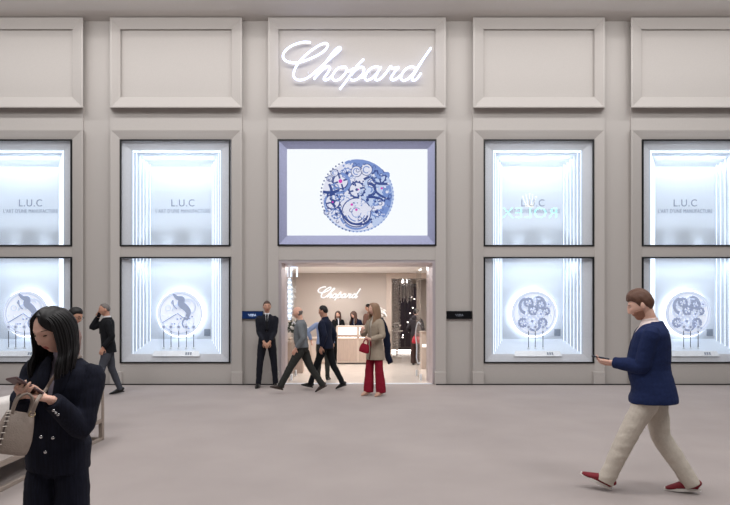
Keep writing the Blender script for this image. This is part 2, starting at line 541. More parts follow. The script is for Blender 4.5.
def strip(bm, pts, w, y0, y1, mi=0):
    """flat ribbon of half width w through 2-D points"""
    p = [Vector((a, 0, b)) for a, b in pts]
    L_, R_ = [], []
    for i in range(len(p)):
        t = (p[min(i + 1, len(p) - 1)] - p[max(i - 1, 0)]).normalized()
        nn = Vector((-t.z, 0, t.x))
        ww = w[i] if isinstance(w, (list, tuple)) else w
        L_.append(p[i] + nn * ww); R_.append(p[i] - nn * ww)
    v = L_ + R_[::-1]
    rings(bm, [[(q.x, y1, q.z) for q in v], [(q.x, y0, q.z) for q in v]], caps=True, mi=mi)


def movement_disc(bm, R, kind):
    """relief in front of a dial disc: mi 0 grey-blue, 1 pale"""
    rnd = random.Random(11 if kind == 'gears' else 5)
    f = lambda a, b: (a * R, b * R)
    y = -.012
    if kind == 'gears':
        arc(bm, (0, 0), R * .9, R * .96, 0, 360, y, 0, 1, 64)
        for (a, b, r, t, mi) in [(-.25, .5, .25, 12, 0), (.12, .62, .2, 10, 1), (.32, .42, .24, 12, 0), (-.48, .08, .28, 14, 1), (-.05, .15, .26, 12, 0), (.3, -.02, .22, 10, 1),
                                 (.55, .1, .2, 10, 0), (-.52, -.42, .24, 12, 0), (-.1, -.35, .3, 14, 1), (.38, -.42, .24, 12, 0), (-.6, .38, .16, 8, 1), (.66, .42, .16, 8, 1)]:
            gear(bm, f(a, b), r * R, t, y - rnd.random() * .02 - .004, 0, .55, mi, 4)
            arc(bm, f(a, b), 0, r * R * .2, 0, 360, y - .03, 0, 1 - mi, 10)
        arc(bm, f(-.3, .35), R * .3, R * .42, 110, 250, y - .014, 0, 0)
        arc(bm, f(.2, .5), R * .2, R * .3, -20, 120, y - .016, 0, 0)
        arc(bm, f(.0, -.5), R * .22, R * .32, 190, 350, y - .012, 0, 0)
        for k in range(26):
            a, r = rnd.random() * 2 * PI, R * (.3 + .6 * rnd.random())
            arc(bm, (r * math.cos(a), r * math.sin(a)), 0, R * (.018 + .03 * rnd.random()), 0, 360, y - .02, 0, rnd.choice((0, 1)), 8)
    else:
        # a sinuous ribbon figure with a long pointer, a scatter of studs and an engraved crescent
        S = lambda pts: [(p.x * R, p.z * R) for p in cr([Vector((a, 0, b)) for a, b in pts], 6)]
        pa = S([(-.3, .9), (-.12, .72), (.1, .66), (.05, .45), (.22, .3), (.38, .1), (.34, -.2), (.28, -.3)])
        strip(bm, pa, [R * (.04 + .11 * math.sin(PI * k / (len(pa) - 1))) for k in range(len(pa))], y - .012, 0, 0)
        pb = S([(-.35, .12), (-.2, .34), (0, .3), (.12, .5), (.3, .62), (.5, .5)])
        strip(bm, pb, [R * (.03 + .07 * math.sin(PI * k / (len(pb) - 1))) for k in range(len(pb))], y - .008, 0, 1)
        strip(bm, [(-.8 * R, -.42 * R), (-.15 * R, -.02 * R)], R * .016, y - .02, 0, 0)
        strip(bm, [(-.12 * R, .02 * R), (.2 * R, -.22 * R)], R * .014, y - .02, 0, 0)
        strip(bm, S([(-.32, .62), (-.3, .4), (-.14, .2)]), R * .025, y - .01, 0, 0)
        arc(bm, f(.36, .3), R * .3, R * .4, -60, 200, y, 0, 1)
        arc(bm, f(0, 0), R * .88, R * .95, 20, 300, y, 0, 1)
        arc(bm, f(-.55, .25), R * .1, R * .14, 0, 360, y, 0, 1)
        arc(bm, f(-.35, .5), R * .03, R * .06, 0, 360, y, 0, 0)
        for k in range(30):
            a, r = -rnd.random() * PI * 1.0, R * (.15 + .72 * rnd.random())
            arc(bm, (r * math.cos(a), r * math.sin(a)), 0, R * (.018 + .022 * rnd.random()), 0, 360, y - .015, 0, rnd.choice((0, 1, 1)), 8)
        arc(bm, f(.35, -.45), R * .2, R * .27, 60, 290, y, 0, 0)


CASES = [(-7.37, 'ribbon', 'far left', 'left end of the facade', 4), (-3.94, 'ribbon', 'left', 'between the far left window and the doorway', 5),
         (3.94, 'gears', 'right', 'just right of the doorway', 3), (7.37, 'gears', 'far right', 'right end of the facade', 3)]
wn = 0
for cx, kind, side, where, nrod in CASES:
    zt, zb = 5.31, .47
    wn += 1; window(wn, cx, 139, 246, Z(246.2, 11.95), Z(139.4, 11.95))
    wn += 1; window(wn, cx, 257, 363, Z(363.2, 11.95), Z(257, 11.95))
    e = thing('display_case', 'white stepped display case with light strips, %s' % where, 'display case', (cx, 12.05, 0), 0, 'lit display cases in the facade')
    # splayed pale metal inner frame
    bm = bmesh.new()
    rings(bm, [rect(-1.2, 1.2, .455, 5.32, -.045), rect(-1.0, 1.0, .65, 5.10, .0), rect(-1.0, 1.0, .65, 5.10, .03), rect(-1.2, 1.2, .455, 5.32, .03)], close=True)
    link('inner_frame', bm, M['silver'], e)
    D = .38
    bm = bmesh.new(); box(bm, -.74, .74, D, D + .03, .9, 4.9); link('back_panel', bm, M['case'], e)
    bm = bmesh.new()
    quadbox(bm, (-1.02, .0, 5.11), (1.02, .0, 5.11), (.74, D, 4.83), (-.74, D, 4.83), (0, 0, 1), .03); link('top_panel', bm, M['case'], e)
    bm = bmesh.new()
    quadbox(bm, (-1.02, .0, .64), (1.02, .0, .64), (.74, D, .957), (-.74, D, .957), (0, 0, -1), .03); link('sloped_base', bm, M['case'], e)
    for s in (-1, 1):
        NS = 6
        bm = bmesh.new(); lb = bmesh.new()
        for k in range(NS):
            f0, f1 = k / NS, (k + 1) / NS
            xo = 1.0 - .31 * f0; xi = 1.0 - .31 * f1
            d0 = D * f0; d1 = D * f1
            zt0 = 5.11 - .28 * f0 + .02; zb0 = .64 + .317 * f0 - .02
            # a tread facing the glass and a return running back
            xs = sorted((s * xi, s * (xo + .03)))
            box(bm, xs[0], xs[1], d0 + .012, d1 + .05, zb0, zt0)
            xs = sorted((s * (xi - .002), s * (xi + .009)))
            box(lb, xs[0], xs[1], d0 + .006, d0 + .013, zb0 + .03, zt0 - .03)
        link('stepped_side', bm, M['case'], e)
        link('light_strip', lb, M['led'], e)
    bm = bmesh.new(); box(bm, -.98, .98, .035, .05, 5.075, 5.09); link('light_strip', bm, M['led_top'], e)
    # raised lettering on the back panel
    bm = bmesh.new()
    text_mesh(bm, 'L.U.C', .52, (.02, D - .003, Z(206.5, 12.43)), .008, height=.16)
    link('lettering', bm, M['letter_grey'], e)
    bm = bmesh.new()
    text_mesh(bm, "L'ART D'UNE MANUFACTURE", 1.22, (.02, D - .003, Z(213, 12.43)), .008, height=.088)
    link('small_lettering', bm, M['small_letter'], e)
    bm = bmesh.new(); box(bm, .5, .64, D - .012, D, Z(336, 12.42), Z(329, 12.42), .004)
    link('plaque', bm, M['plaque_grey'], e)
    # big round backlit dial standing in the case
    R = .5
    lbl = {'far left': 'round white dial with curved blue grey ribbon motif, behind the foreground woman',
           'left': 'round backlit dial with curved ribbon motif, left of the doorway',
           'right': 'round backlit dial covered in small gears, in the case right of the doorway',
           'far right': 'round backlit dial covered in small gears, behind the walking man in blue'}[side]
    d = thing('wall_dial', lbl, 'dial', (cx, 12.29, Z(313.5, 12.29)), 0, 'backlit dials in the cases')
    bm = bmesh.new(); arc(bm, (0, 0), 0, R, 0, 360, 0, .03, 0, 64); link('disc', bm, M['disc'], d)
    bm = bmesh.new(); arc(bm, (0, 0), R * .955, R * 1.0, 0, 360, -.02, .0, 0, 64); link('rim', bm, M['disc_pale'], d)
    bm = bmesh.new(); arc(bm, (0, 0), R * .9, R * 1.06, 0, 360, .045, .06, 0, 64); link('backlight', bm, M['halo'], d)
    bm = bmesh.new(); arc(bm, (0, 0), 0, R * .5, 0, 360, .03, .137, 0, 24); link('mount', bm, M['case'], d)
    bm = bmesh.new(); movement_disc(bm, R * .97, kind); link('relief', bm, [M['disc_grey'], M['disc_pale']], d)
    # slim watch stands before the dial
    for k in range(nrod):
        xx = {3: (-.15, .0, .17), 4: (-.33, -.17, .02, .2), 5: (-.33, -.17, 0, .17, .33)}[nrod][k]
        yy = .15; zf = .64 + .317 * (yy / D) + .005
        st = thing('watch_stand', '', 'watch stand', (cx + xx, 12.05 + yy, zf), 0, 'watch stands in the %s case' % side)
        nm = {3: ('left', 'middle', 'right'), 4: ('leftmost', 'second', 'third', 'rightmost'), 5: ('leftmost', 'second', 'middle', 'fourth', 'rightmost')}[nrod][k]
        st['label'] = 'slim steel watch stand, %s of %d before the %s dial' % (nm, nrod, {'far left': 'far left ribbon', 'left': 'ribbon', 'right': 'geared', 'far right': 'far right geared'}[side])
        bm = bmesh.new(); lathe(bm, [(.03, -.012), (.03, .01), (.008, .014)], (0, 0, 0), 14); link('base', bm, M['tray'], st)
        top = Z(329, 12.2) - zf
        bm = bmesh.new(); cyl(bm, (0, 0, .01), (0, 0, top), .008); link('rod', bm, M['rod'], st)
        bm = bmesh.new(); arc(bm, (0, top + .045), .028, .045, 0, 360, -.012, .012, 0, 18); box(bm, -.014, .014, -.008, .008, top + .085, top + .14); box(bm, -.014, .014, -.008, .008, top - .04, top + .005)
        link('watch', bm, M['disc_pale'], st)
        bm = bmesh.new(); arc(bm, (0, top + .045), 0, .03, 0, 360, -.008, .006, 0, 18); link('watch_face', bm, M['disc_grey'], st)
    # flat white price tray propped on the front ledge
    t = thing('display_tray', 'low white acrylic tray on the ledge under the %s dial' % {'far left': 'far left ribbon', 'left': 'ribbon', 'right': 'geared', 'far right': 'far right geared'}[side], 'tray', (cx, 12.0, .605), 0, 'white trays in the cases')
    bm = bmesh.new()
    quadbox(bm, (-.52, .0, .0), (.52, .0, .0), (.49, .06, .11), (-.49, .06, .11), (0, .8, -.5), .012); link('tray_top', bm, M['tray'], t)
    bm = bmesh.new()
    for q in range(3):
        x0 = .2 + q * .05
        quadbox(bm, (x0, .012, .03), (x0 + .035, .012, .03), (x0 + .035, .042, .085), (x0, .042, .085), (0, .8, -.5), .004)
    link('tag', bm, M['plaque_grey'], t)

# ------------------------------------------------------------------ big screen over the entrance
e = thing('video_screen', 'large white screen showing blue watch movement, in black frame above the doorway', 'screen', (0, 11.95, Z(246, 11.95)))
zb = e.location.z; h = Z(139.3, 11.95) - zb
x0, x1 = X(277.5, 11.95), X(436.5, 11.95)
bm = bmesh.new(); t = .035
rings(bm, [rect(x0, x1, 0, h, -.012), rect(x0 + t, x1 - t, t, h - t, -.012), rect(x0 + t, x1 - t, t, h - t, .04), rect(x0, x1, 0, h, .04)], close=True)
link('outer_frame', bm, M['black'], e)
Ys = 12.03
sx0, sx1, sz0, sz1 = X(287, Ys), X(427.5, Ys), Z(235.5, Ys) - zb, Z(149, Ys) - zb
bm = bmesh.new()
rings(bm, [rect(x0 + t, x1 - t, t, h - t, .0), rect(sx0, sx1, sz0, sz1, .085), rect(sx0, sx1, sz0, sz1, .11), rect(x0 + t, x1 - t, t, h - t, .11)], close=True)
link('bevelled_border', bm, mat('bluish border metal', (172, 176, 210), .4, metal=.1), e)
bm = bmesh.new(); box(bm, sx0 - .01, sx1 + .01, .086, .1, sz0 - .01, sz1 + .01); link('display', bm, M['screen'], e)
# the watch movement shown on it, as flat lit shapes
bm = bmesh.new()
k = 208 / 5.61 * Ys / F            # radius in metres
c0 = (X(357.1, Ys), Z(195.5, Ys) - zb)
rnd = random.Random(3)
lay = [0]
def C(x, y): return (c0[0] + (x - 292) / 208 * k, c0[1] + (255 - y) / 208 * k)
def lz():
    lay[0] += 1
    y = .0855 - .00004 * lay[0]
    return y, y + .00002
def A(x, y, r0, r1, a0, a1, mi):
    y0, y1 = lz(); arc(bm, C(x, y), r0 / 208 * k, r1 / 208 * k, a0, a1, y0, y1, mi)
def G(x, y, r, t, mi, hole=.6, sp=4):
    y0, y1 = lz(); gear(bm, C(x, y), r / 208 * k, t, y0, y1, hole, mi, sp)
def S(pts, w, mi):
    y0, y1 = lz(); strip(bm, [(p.x, p.z) for p in cr([Vector((C(a, b)[0], 0, C(a, b)[1])) for a, b in pts], 5)], w / 208 * k, y0, y1, mi)
MID, LIGHT, DARK, LAV, PINK = 0, 1, 2, 3, 4
A(292, 255, 0, 196, 0, 360, LAV)
A(292, 255, 0, 200, -62, 62, LIGHT)
A(292, 255, 150, 204, 42, 100, MID)
A(292, 255, 80, 190, -58, 34, LIGHT)
A(292, 255, 150, 196, -40, 18, MID)
A(292, 255, 196, 206, -150, 40, LIGHT)
for a in range(0, 360, 6):
    if a < 40 or a > 110:
        A(292 + 203 * math.cos(math.radians(a)), 255 - 203 * math.sin(math.radians(a)), 0, 4.5, 0, 360, DARK if 100 < a < 260 else MID)
for (x, y, r, tn, mi) in [(200, 175, 52, 14, DARK), (235, 130, 34, 10, MID), (155, 290, 50, 14, DARK), (430, 300, 52, 14, MID), (415, 150, 46, 12, DARK), (290, 222, 52, 16, DARK),
                         (195, 262, 30, 9, MID), (400, 345, 34, 10, MID), (175, 360, 30, 9, MID), (230, 345, 26, 8, LIGHT), (350, 280, 30, 9, LIGHT), (460, 235, 28, 8, MID), (165, 215, 30, 9, MID)]:
    G(x, y, r, tn, mi, .74)
    A(x, y, 0, r * .3, 0, 360, rnd.choice((LAV, MID, DARK)))
for (x, y, r) in [(288, 120, 32), (345, 110, 34), (165, 128, 22), (138, 160, 18), (375, 185, 26), (120, 350, 16)]:
    A(x, y, 0, r, 0, 360, DARK); A(x, y, 0, r - 4, 0, 360, LAV); A(x, y, r * .45, r * .62, 30, 300, MID)
A(290, 222, 0, 20, 0, 360, LAV); A(290, 222, 0, 8, 0, 360, DARK)
A(360, 222, 26, 42, -100, 100, DARK); A(360, 222, 12, 20, -60, 120, MID)
A(288, 350, 0, 84, 0, 360, LAV)
for r0, r1, a0, a1, mi in [(78, 84, 0, 360, DARK), (60, 70, 195, 345, DARK), (46, 52, 200, 340, MID), (86, 98, 200, 330, MID), (24, 28, 0, 360, MID)]: A(288, 350, r0, r1, a0, a1, mi)
S([(225, 345), (255, 300), (300, 290), (345, 320), (400, 330)], 9, LAV); S([(300, 345), (360, 330), (430, 318)], 10, LAV)
S([(135, 190), (150, 230), (145, 280), (170, 320)], 7, DARK); S([(205, 130), (235, 150), (250, 190), (220, 230), (180, 240)], 8, MID)
S([(100, 235), (150, 238), (190, 225)], 8, DARK); S([(330, 165), (370, 150), (400, 185), (470, 190)], 7, DARK); S([(390, 190), (395, 230), (440, 265), (475, 275)], 6, DARK)
S([(345, 265), (390, 265), (450, 285)], 7, DARK); S([(190, 320), (215, 370), (260, 410), (330, 415), (375, 385)], 6, DARK); S([(225, 75), (250, 65), (262, 80)], 8, MID)
S([(435, 135), (465, 130), (468, 150)], 7, MID); S([(120, 260), (110, 300), (125, 350)], 5, MID); S([(380, 90), (420, 110), (430, 130)], 9, MID)
for q in range(190):
    a = rnd.random() * 2 * PI; r = 190 * math.sqrt(rnd.random())
    x, y = 292 + r * math.cos(a), 255 + r * math.sin(a)
    rr = 4 + 9 * rnd.random(); a0 = rnd.random() * 360
    if rnd.random() < .5: A(x, y, rr * .68, rr, a0, a0 + 150 + 200 * rnd.random(), rnd.choice((DARK, DARK, MID, LIGHT)))
    else: A(x, y, 0, rr * .5, 0, 360, rnd.choice((DARK, MID, LAV, LAV)))
for (x, y, r) in [(199, 175, 11), (430, 215, 6), (262, 306, 7), (288, 335, 7), (155, 292, 5), (300, 222, 4)]: A(x, y, 0, r, 0, 360, PINK)
link('picture', bm, [M['scr_mid'], M['scr_light'], M['scr_dark'], M['scr_lav'], M['scr_pink']], e)
bm = bmesh.new(); box(bm, x0 + .035, x1 - .035, -.004, -.001, .035, h - .035); link('cover_glass', bm, M['glass'], e)

# lit script sign on the upper middle panel
s = thing('illuminated_sign', 'large glowing white script sign on the panel above the screen', 'sign', (0, 0, 0))
bm = bmesh.new(); script(bm, 272, 32, 4.294, 11.84, .025, .022); link('lettering', bm, M['sign'], s, True)
for px, py in [(290, 60), (308, 72), (331, 60), (352, 75), (370, 72), (390, 72), (414, 74), (425, 58)]:
    bm = bmesh.new(); cyl(bm, P(px, py, 11.86), P(px, py, 11.86) + Vector((0, .11, 0)), .008)
    link('standoff', bm, M['silver'], s)

# two small flat screens on the pilasters beside the doorway
for (pa, pb, lab, mt, tx) in [(241.5, 263, 'small blue lit screen strip on pilaster beside the standing guard', 'scr_sign_blue', 'scr_sign_text'), (446.8, 472, 'small black screen strip on pilaster right of the doorway', 'scr_sign_black', 'scr_sign_grey')]:
    Yq = 11.95
    w = thing('wall_screen', lab, 'screen', (0, Yq, 0), 0, None)
    bm = bmesh.new(); box(bm, X(pa, Yq), X(pb, Yq), 0, .05, Z(319, Yq), Z(311, Yq), .004); link('housing', bm, M['black'], w)
    bm = bmesh.new(); box(bm, X(pa + .4, Yq), X(pb - .4, Yq), -.004, .004, Z(318.6, Yq), Z(311.4, Yq)); link('display', bm, M[mt], w)
    bm = bmesh.new()
    xm = X((pa + pb) / 2, Yq); zm = Z(315, Yq)
    pts = [(xm - .09 + .011 * q, zm + .022 * math.sin(q * 1.9) * (1 if q % 3 else 1.7)) for q in range(17)]
    strip(bm, [(p.x, p.z) for p in cr([Vector((a, 0, b)) for a, b in pts], 3)], .004, -.006, -.004)
    link('marks', bm, M[tx], w)

# ------------------------------------------------------------------ boutique interior
YI = 17.8; ZC = 2.80
bm = bmesh.new(); box(bm, -3.2, 3.6, 12.02, 22.2, -.1, 0.004); struct(link('floor_boutique', bm, M['tile']))
bm = bmesh.new(); box(bm, -3.2, 3.6, 12.3, 22.2, ZC, ZC + .1); struct(link('ceiling_boutique', bm, M['in_ceil']))
bm = bmesh.new(); box(bm, -2.3, -2.06, 12.6, 17.8, 0, ZC); struct(link('wall_left', bm, M['in_wall']))
bm = bmesh.new(); box(bm, 3.2, 3.4, 12.6, 22.0, 0, ZC); struct(link('wall_right', bm, M['in_wall']))
bm = bmesh.new()
dx0, dx1 = X(391.5, YI), X(432, YI); dzt = Z(278.5, YI)
box(bm, -2.3, dx0 - .16, YI, YI + .2, 0, ZC)
box(bm, dx0 - .16, 3.3, YI, YI + .2, dzt + .16, ZC)
box(bm, dx1 + .1, 3.3, YI, YI + .2, 0, dzt + .16)
struct(link('wall_reception', bm, M['in_wall']))
# wooden portal to the next room
dd = sempty('door_2', (0, YI - .05, 0))
bm = bmesh.new()
rs = []
for (o_, y_) in [(0, 0), (0, .28), (-.17, .28), (-.17, 0)]:
    rs.append([(dx0 + o_, y_, 0), (dx0 + o_, y_, dzt - o_), (dx1 - o_, y_, dzt - o_), (dx1 - o_, y_, 0)])
vr = [[bm.verts.new(p) for p in r] for r in rs]
for q in range(4):
    A_, B_ = vr[q], vr[(q + 1) % 4]
    for j in range(3): bm.faces.new((A_[j], A_[j + 1], B_[j + 1], B_[j]))
bm.faces.new([v[0] for v in vr]); bm.faces.new([v[3] for v in vr][::-1])
link('door_frame', bm, M['wood_light'], dd)
bm = bmesh.new(); box(bm, .9, 3.3, 21.9, 22.1, 0, ZC); box(bm, .7, .9, 18.0, 22.0, 0, ZC); struct(link('wall_far', bm, M['in_wall']))
# lit script on the reception wall
s = thing('wall_logo', 'smaller lit white script lettering on the reception wall inside the doorway', 'sign')
bm = bmesh.new(); script(bm, 315.0, 284.0, 15.0, YI - .04, .021, .015); link('lettering', bm, M['sign_in'], s, True)
for px, py in [(320, 292), (330, 294), (341, 296), (352, 297), (360, 293)]:
    bm = bmesh.new(); cyl(bm, P(px, py, YI - .04), P(px, py, YI - .04) + Vector((0, .05, 0)), .006)
    link('standoff', bm, M['silver'], s)
# entrance door: metal portal, lintel, two glass leaves standing open
d = sempty('door_1', (0, 12.0, 0))
bm = bmesh.new()
ja, jb, jt = X(278, 11.97), X(436, 11.97), Z(260, 11.97)
loops = []
for (o_, y_) in [(0, -.03), (.075, -.03), (.13, .18), (.13, .6), (0, .6)]:
    loops.append([(ja + o_, y_, 0), (ja + o_, y_, jt - o_ * .75), (jb - o_, y_, jt - o_ * .75), (jb - o_, y_, 0)])
vr = [[bm.verts.new(p) for p in r] for r in loops]
for q in range(len(vr)):
    A_, B_ = vr[q], vr[(q + 1) % len(vr)]
    for j in range(3): bm.faces.new((A_[j], A_[j + 1], B_[j + 1], B_[j]))
bm.faces.new([v[0] for v in vr]); bm.faces.new([v[3] for v in vr][::-1])
link('door_frame', bm, M['jamb'], d)
bm = bmesh.new(); box(bm, ja, jb, -.03, .1, 0, .012); link('threshold', bm, M['silver'], d)
for sgn, lx in ((-1, -1.50), (1, X(420.5, 12.7))):
    o = bpy.data.objects.new('door_leaf', None); COL.objects.link(o); o.parent = d; o.location = (lx, .62, 0)
    bm = bmesh.new(); box(bm, -.008, .008, 0, .95, .02, 2.55); link('glass_pane', bm, M['door_glass'], o)
    bm = bmesh.new()
    pts = [(0, .1, 1.28), (.05 * -sgn, .1, 1.33), (.09 * -sgn, .16, 1.2), (.09 * -sgn, .3, 1.0), (.07 * -sgn, .24, .8), (.08 * -sgn, .12, .66), (.09 * -sgn, .06, .5), (.05 * -sgn, .1, .38), (0, .1, .4)]
    tube(bm, cr(pts, 6), .014, 8)
    link('pull_handle', bm, M['silver'], o, True)
    bm = bmesh.new(); box(bm, -.02, .02, -.01, .08, 0.0, .14); box(bm, -.02, .02, .86, .95, 0, .14); link('pivot_shoe', bm, M['silver'], o)
# reception desk
dsk = thing('reception_desk', 'pale wood reception counter with glowing white band, under the lit script', 'desk', (0, 16.4, 0))
a, b = X(337, 16.4), X(371, 16.4)
bm = bmesh.new(); box(bm, a, b, 0, .5, .04, .78, .008); link('body', bm, M['wood_light'], dsk)
bm = bmesh.new(); box(bm, a - .02, b + .02, -.03, .52, .80, .88, .006); link('ledge', bm, M['wood'], dsk)
bm = bmesh.new(); box(bm, a - .02, b + .02, -.02, .54, 1.10, 1.14, .006); link('countertop', bm, M['wood_light'], dsk)
xs = [a, X(358, 16.4), b]
for q in range(2):
    bm = bmesh.new(); box(bm, xs[q] + .03, xs[q + 1] - .03, .0, .02, .88, 1.10); link('light_panel', bm, M['desk_glow'], dsk)
    bm = bmesh.new(); box(bm, xs[q] + .04, xs[q + 1] - .04, -.022, -.006, .79, .8); link('light_strip', bm, M['led_warm'], dsk)
    bm = bmesh.new(); box(bm, xs[q] + .03, xs[q + 1] - .03, -.008, .0, .08, .76, .003); link('front_panel', bm, M['wood'], dsk)
for q in range(3):
    bm = bmesh.new(); box(bm, xs[q] - .03, xs[q] + .03, -.005, .5, .88, 1.10); link('post', bm, M['wood_light'], dsk)
# lower wooden counter at the left
lc = thing('low_counter', 'low pale wood counter left of the reception desk, behind the walking men', 'counter', (X(311, 16.7), 16.5, 0))
bm = bmesh.new(); box(bm, -.62, .6, 0, .45, .0, .74, .006); link('body', bm, M['wood'], lc)
bm = bmesh.new(); box(bm, -.64, .62, -.03, .47, .74, .79, .006); link('countertop', bm, M['wood_light'], lc)
for q in (-1, 1):
    bm = bmesh.new(); box(bm, q * .3 - .27, q * .3 + .27, -.012, 0, .06, .70, .003); link('door', bm, M['wood_light'], lc)
# glass counter in the right corner of the shop
gc = thing('display_counter', 'pale wood display counter with glowing base strip, right of the glass door', 'counter', (X(429, 15.0), 15.0, 0))
bm = bmesh.new(); box(bm, -.2, .7, 0, .5, .0, .98, .006); link('body', bm, M['wood_light'], gc)
bm = bmesh.new(); box(bm, -.21, .71, -.02, .52, .98, 1.02, .004); link('countertop', bm, M['wood'], gc)
bm = bmesh.new(); box(bm, -.19, .69, -.012, 0, .6, .68); link('light_strip', bm, M['desk_glow'], gc)
bm = bmesh.new(); rings(bm, [rect(-.19, .69, 1.02, 1.3, 0), rect(-.19, .69, 1.02, 1.3, .48)], caps=True); link('glass_hood', bm, M['door_glass'], gc)


def flowers(name, label, cat, loc, vase_h, spread, nfl, nleaf, fl=.035, leaf_len=.2, seed=1, vr=.07):
    rnd = random.Random(seed)
    o = thing(name, label, cat, loc)
    bm = bmesh.new(); lathe(bm, [(vr * .6, 0), (vr * .7, vase_h * .1), (vr, vase_h * .55), (vr * .75, vase_h * .85), (vr * .85, vase_h), (vr * .6, vase_h * .98)], seg=20); link('vase', bm, M['ceramic'], o, True)
    st = bmesh.new(); lf = bmesh.new(); fb = bmesh.new()
    for q in range(nleaf):
        a = rnd.random() * 2 * PI; el = .2 + rnd.random() * 1.1
        d_ = Vector((math.cos(a) * math.cos(el), math.sin(a) * math.cos(el), math.sin(el)))
        p0 = Vector((0, 0, vase_h)) + d_ * spread * (.2 + .3 * rnd.random()); L_ = leaf_len * (.7 + .5 * rnd.random())
        mid = p0 + d_ * L_ * .5; end = p0 + d_ * L_ + Vector((0, 0, -L_ * .25))
        tube(lf, cr([p0, mid, end], 3), [(.004, .002)] + [(leaf_len * .14, .003)] * 5 + [(.003, .002)], 6)
    for q in range(nfl):
        a = rnd.random() * 2 * PI; el = .05 + rnd.random() * 1.45
        d_ = Vector((math.cos(a) * math.cos(el), math.sin(a) * math.cos(el), math.sin(el)))
        c = Vector((0, 0, vase_h + .02)) + d_ * spread * (.65 + .4 * rnd.random())
        tube(st, [(0, 0, vase_h * .9), c], .004, 5)
        for k in range(6):
            an = k * PI / 3 + q
            side = d_.orthogonal().normalized(); s2 = d_.cross(side)
            pc = c + (side * math.cos(an) + s2 * math.sin(an)) * fl * .7
            ell(fb, pc, (fl * .55, fl * .55, fl * .3), None, 7, 5)
        ell(fb, c + d_ * fl * .2, (fl * .4,) * 3, None, 7, 5)
    if nfl: link('stems', st, M['leaf'], o); link('blossoms', fb, M['petal'], o, True)
    else: st.free(); fb.free()
    if nleaf: link('leaves', lf, M['leaf'], o, True)
    else: lf.free()
    return o


flowers('flower_vase', 'tall white bouquet on the reception counter, behind the woman in khaki', 'flowers', (X(379, 16.9) - .3, 16.65, 1.14), .24, .26, 60, 6, .05, .2, 3, .07).location.x = X(379, 16.65) - .02
dsk2 = thing('flower_pedestal', 'pale wood pedestal under the white bouquet behind the woman in khaki', 'pedestal', (X(379, 16.65) - .02, 16.65, 0))
bm = bmesh.new(); box(bm, -.12, .16, -.15, .15, 0, 1.1, .006); link('body', bm, M['wood_light'], dsk2)
bm = bmesh.new(); box(bm, -.12, .18, -.17, .17, 1.1, 1.14, .006); link('top', bm, M['wood'], dsk2)
pl = thing('plant_pedestal', 'pale wood pedestal under the dark leafy plant, just inside the left glass door', 'pedestal', (X(295, 14.2), 14.2, 0))
bm = bmesh.new(); box(bm, -.2, .22, -.2, .2, 0, .78, .006); link('body', bm, M['wood'], pl)
bm = bmesh.new(); box(bm, -.22, .24, -.22, .22, .78, .82, .006); link('top', bm, M['wood_light'], pl)
flowers('leafy_plant', 'dark leafy plant with white blossoms on a pedestal inside the left glass door', 'plant', (X(295, 14.2), 14.2, .82), .2, .36, 26, 70, .04, .26, 9, .1)

# long crystal pendant lamp by the left jamb
Yp = 13.4
pd = thing('pendant_lamp', 'long glowing crystal pendant lamp hanging inside the left side of the doorway', 'lamp', (X(289.5, Yp), Yp, Z(278, Yp)))
bm = bmesh.new(); lathe(bm, [(.07, ZC - pd.location.z), (.07, ZC - pd.location.z - .03)], seg=20); cyl(bm, (0, 0, 0), (0, 0, ZC - pd.location.z - .02), .008); link('canopy', bm, M['silver'], pd)
hl = Z(278, Yp) - Z(320, Yp)
bm = bmesh.new(); lathe(bm, [(.02, 0), (.05, -.05), (.075, -hl * .35), (.075, -hl * .65), (.05, -hl + .05), (.02, -hl)], seg=20); link('lamp_tube', bm, M['led'], pd, True)
for k in range(24):
    a = 2 * PI * k / 24
    bm = bmesh.new()
    for z in range(9):
        f_ = (z + .5) / 9; r_ = .03 + .075 * math.sin(PI * min(.9, max(.1, f_)))
        ell(bm, (r_ * math.cos(a), r_ * math.sin(a), -hl * f_), (.012, .012, .045), None, 6, 4)
    link('crystal_string', bm, M['crystal'], pd)
# square bright light frames hung from the ceiling next to it
for q, (pa, pb) in enumerate([(281.5, 287.5), (291, 297)]):
    Yq = 13.2
    o = thing('light_frame', '%s bracket shaped white light tube above the crystal pendant lamp' % ('left hand' if q == 0 else 'right hand'), 'lamp', (0, Yq, 0), 0, 'bracket light tubes inside the doorway')
    bm = bmesh.new()
    z0, z1 = Z(277, Yq), Z(267.5, Yq)
    if q == 0: pts = [(X(pa, Yq), 0, z1), (X(pa, Yq), 0, z0), (X(pb, Yq), 0, z0), (X(pb, Yq), 0, z1)]
    else: pts = [(X(pa, Yq), 0, z0), (X(pa, Yq), 0, z1), (X(pb, Yq), 0, z1), (X(pb, Yq), 0, z0)]
    for u in range(3): tube(bm, [pts[u], pts[u + 1]], .02, 8)
    link('tube', bm, M['led_soft'], o)
    bm = bmesh.new(); xm_ = X(pa, Yq)
    cyl(bm, (xm_, 0, z1), (xm_, 0, ZC), .005); cyl(bm, (X(pb, Yq), 0, z1), (X(pb, Yq), 0, ZC), .005); link('hanger', bm, M['silver'], o)

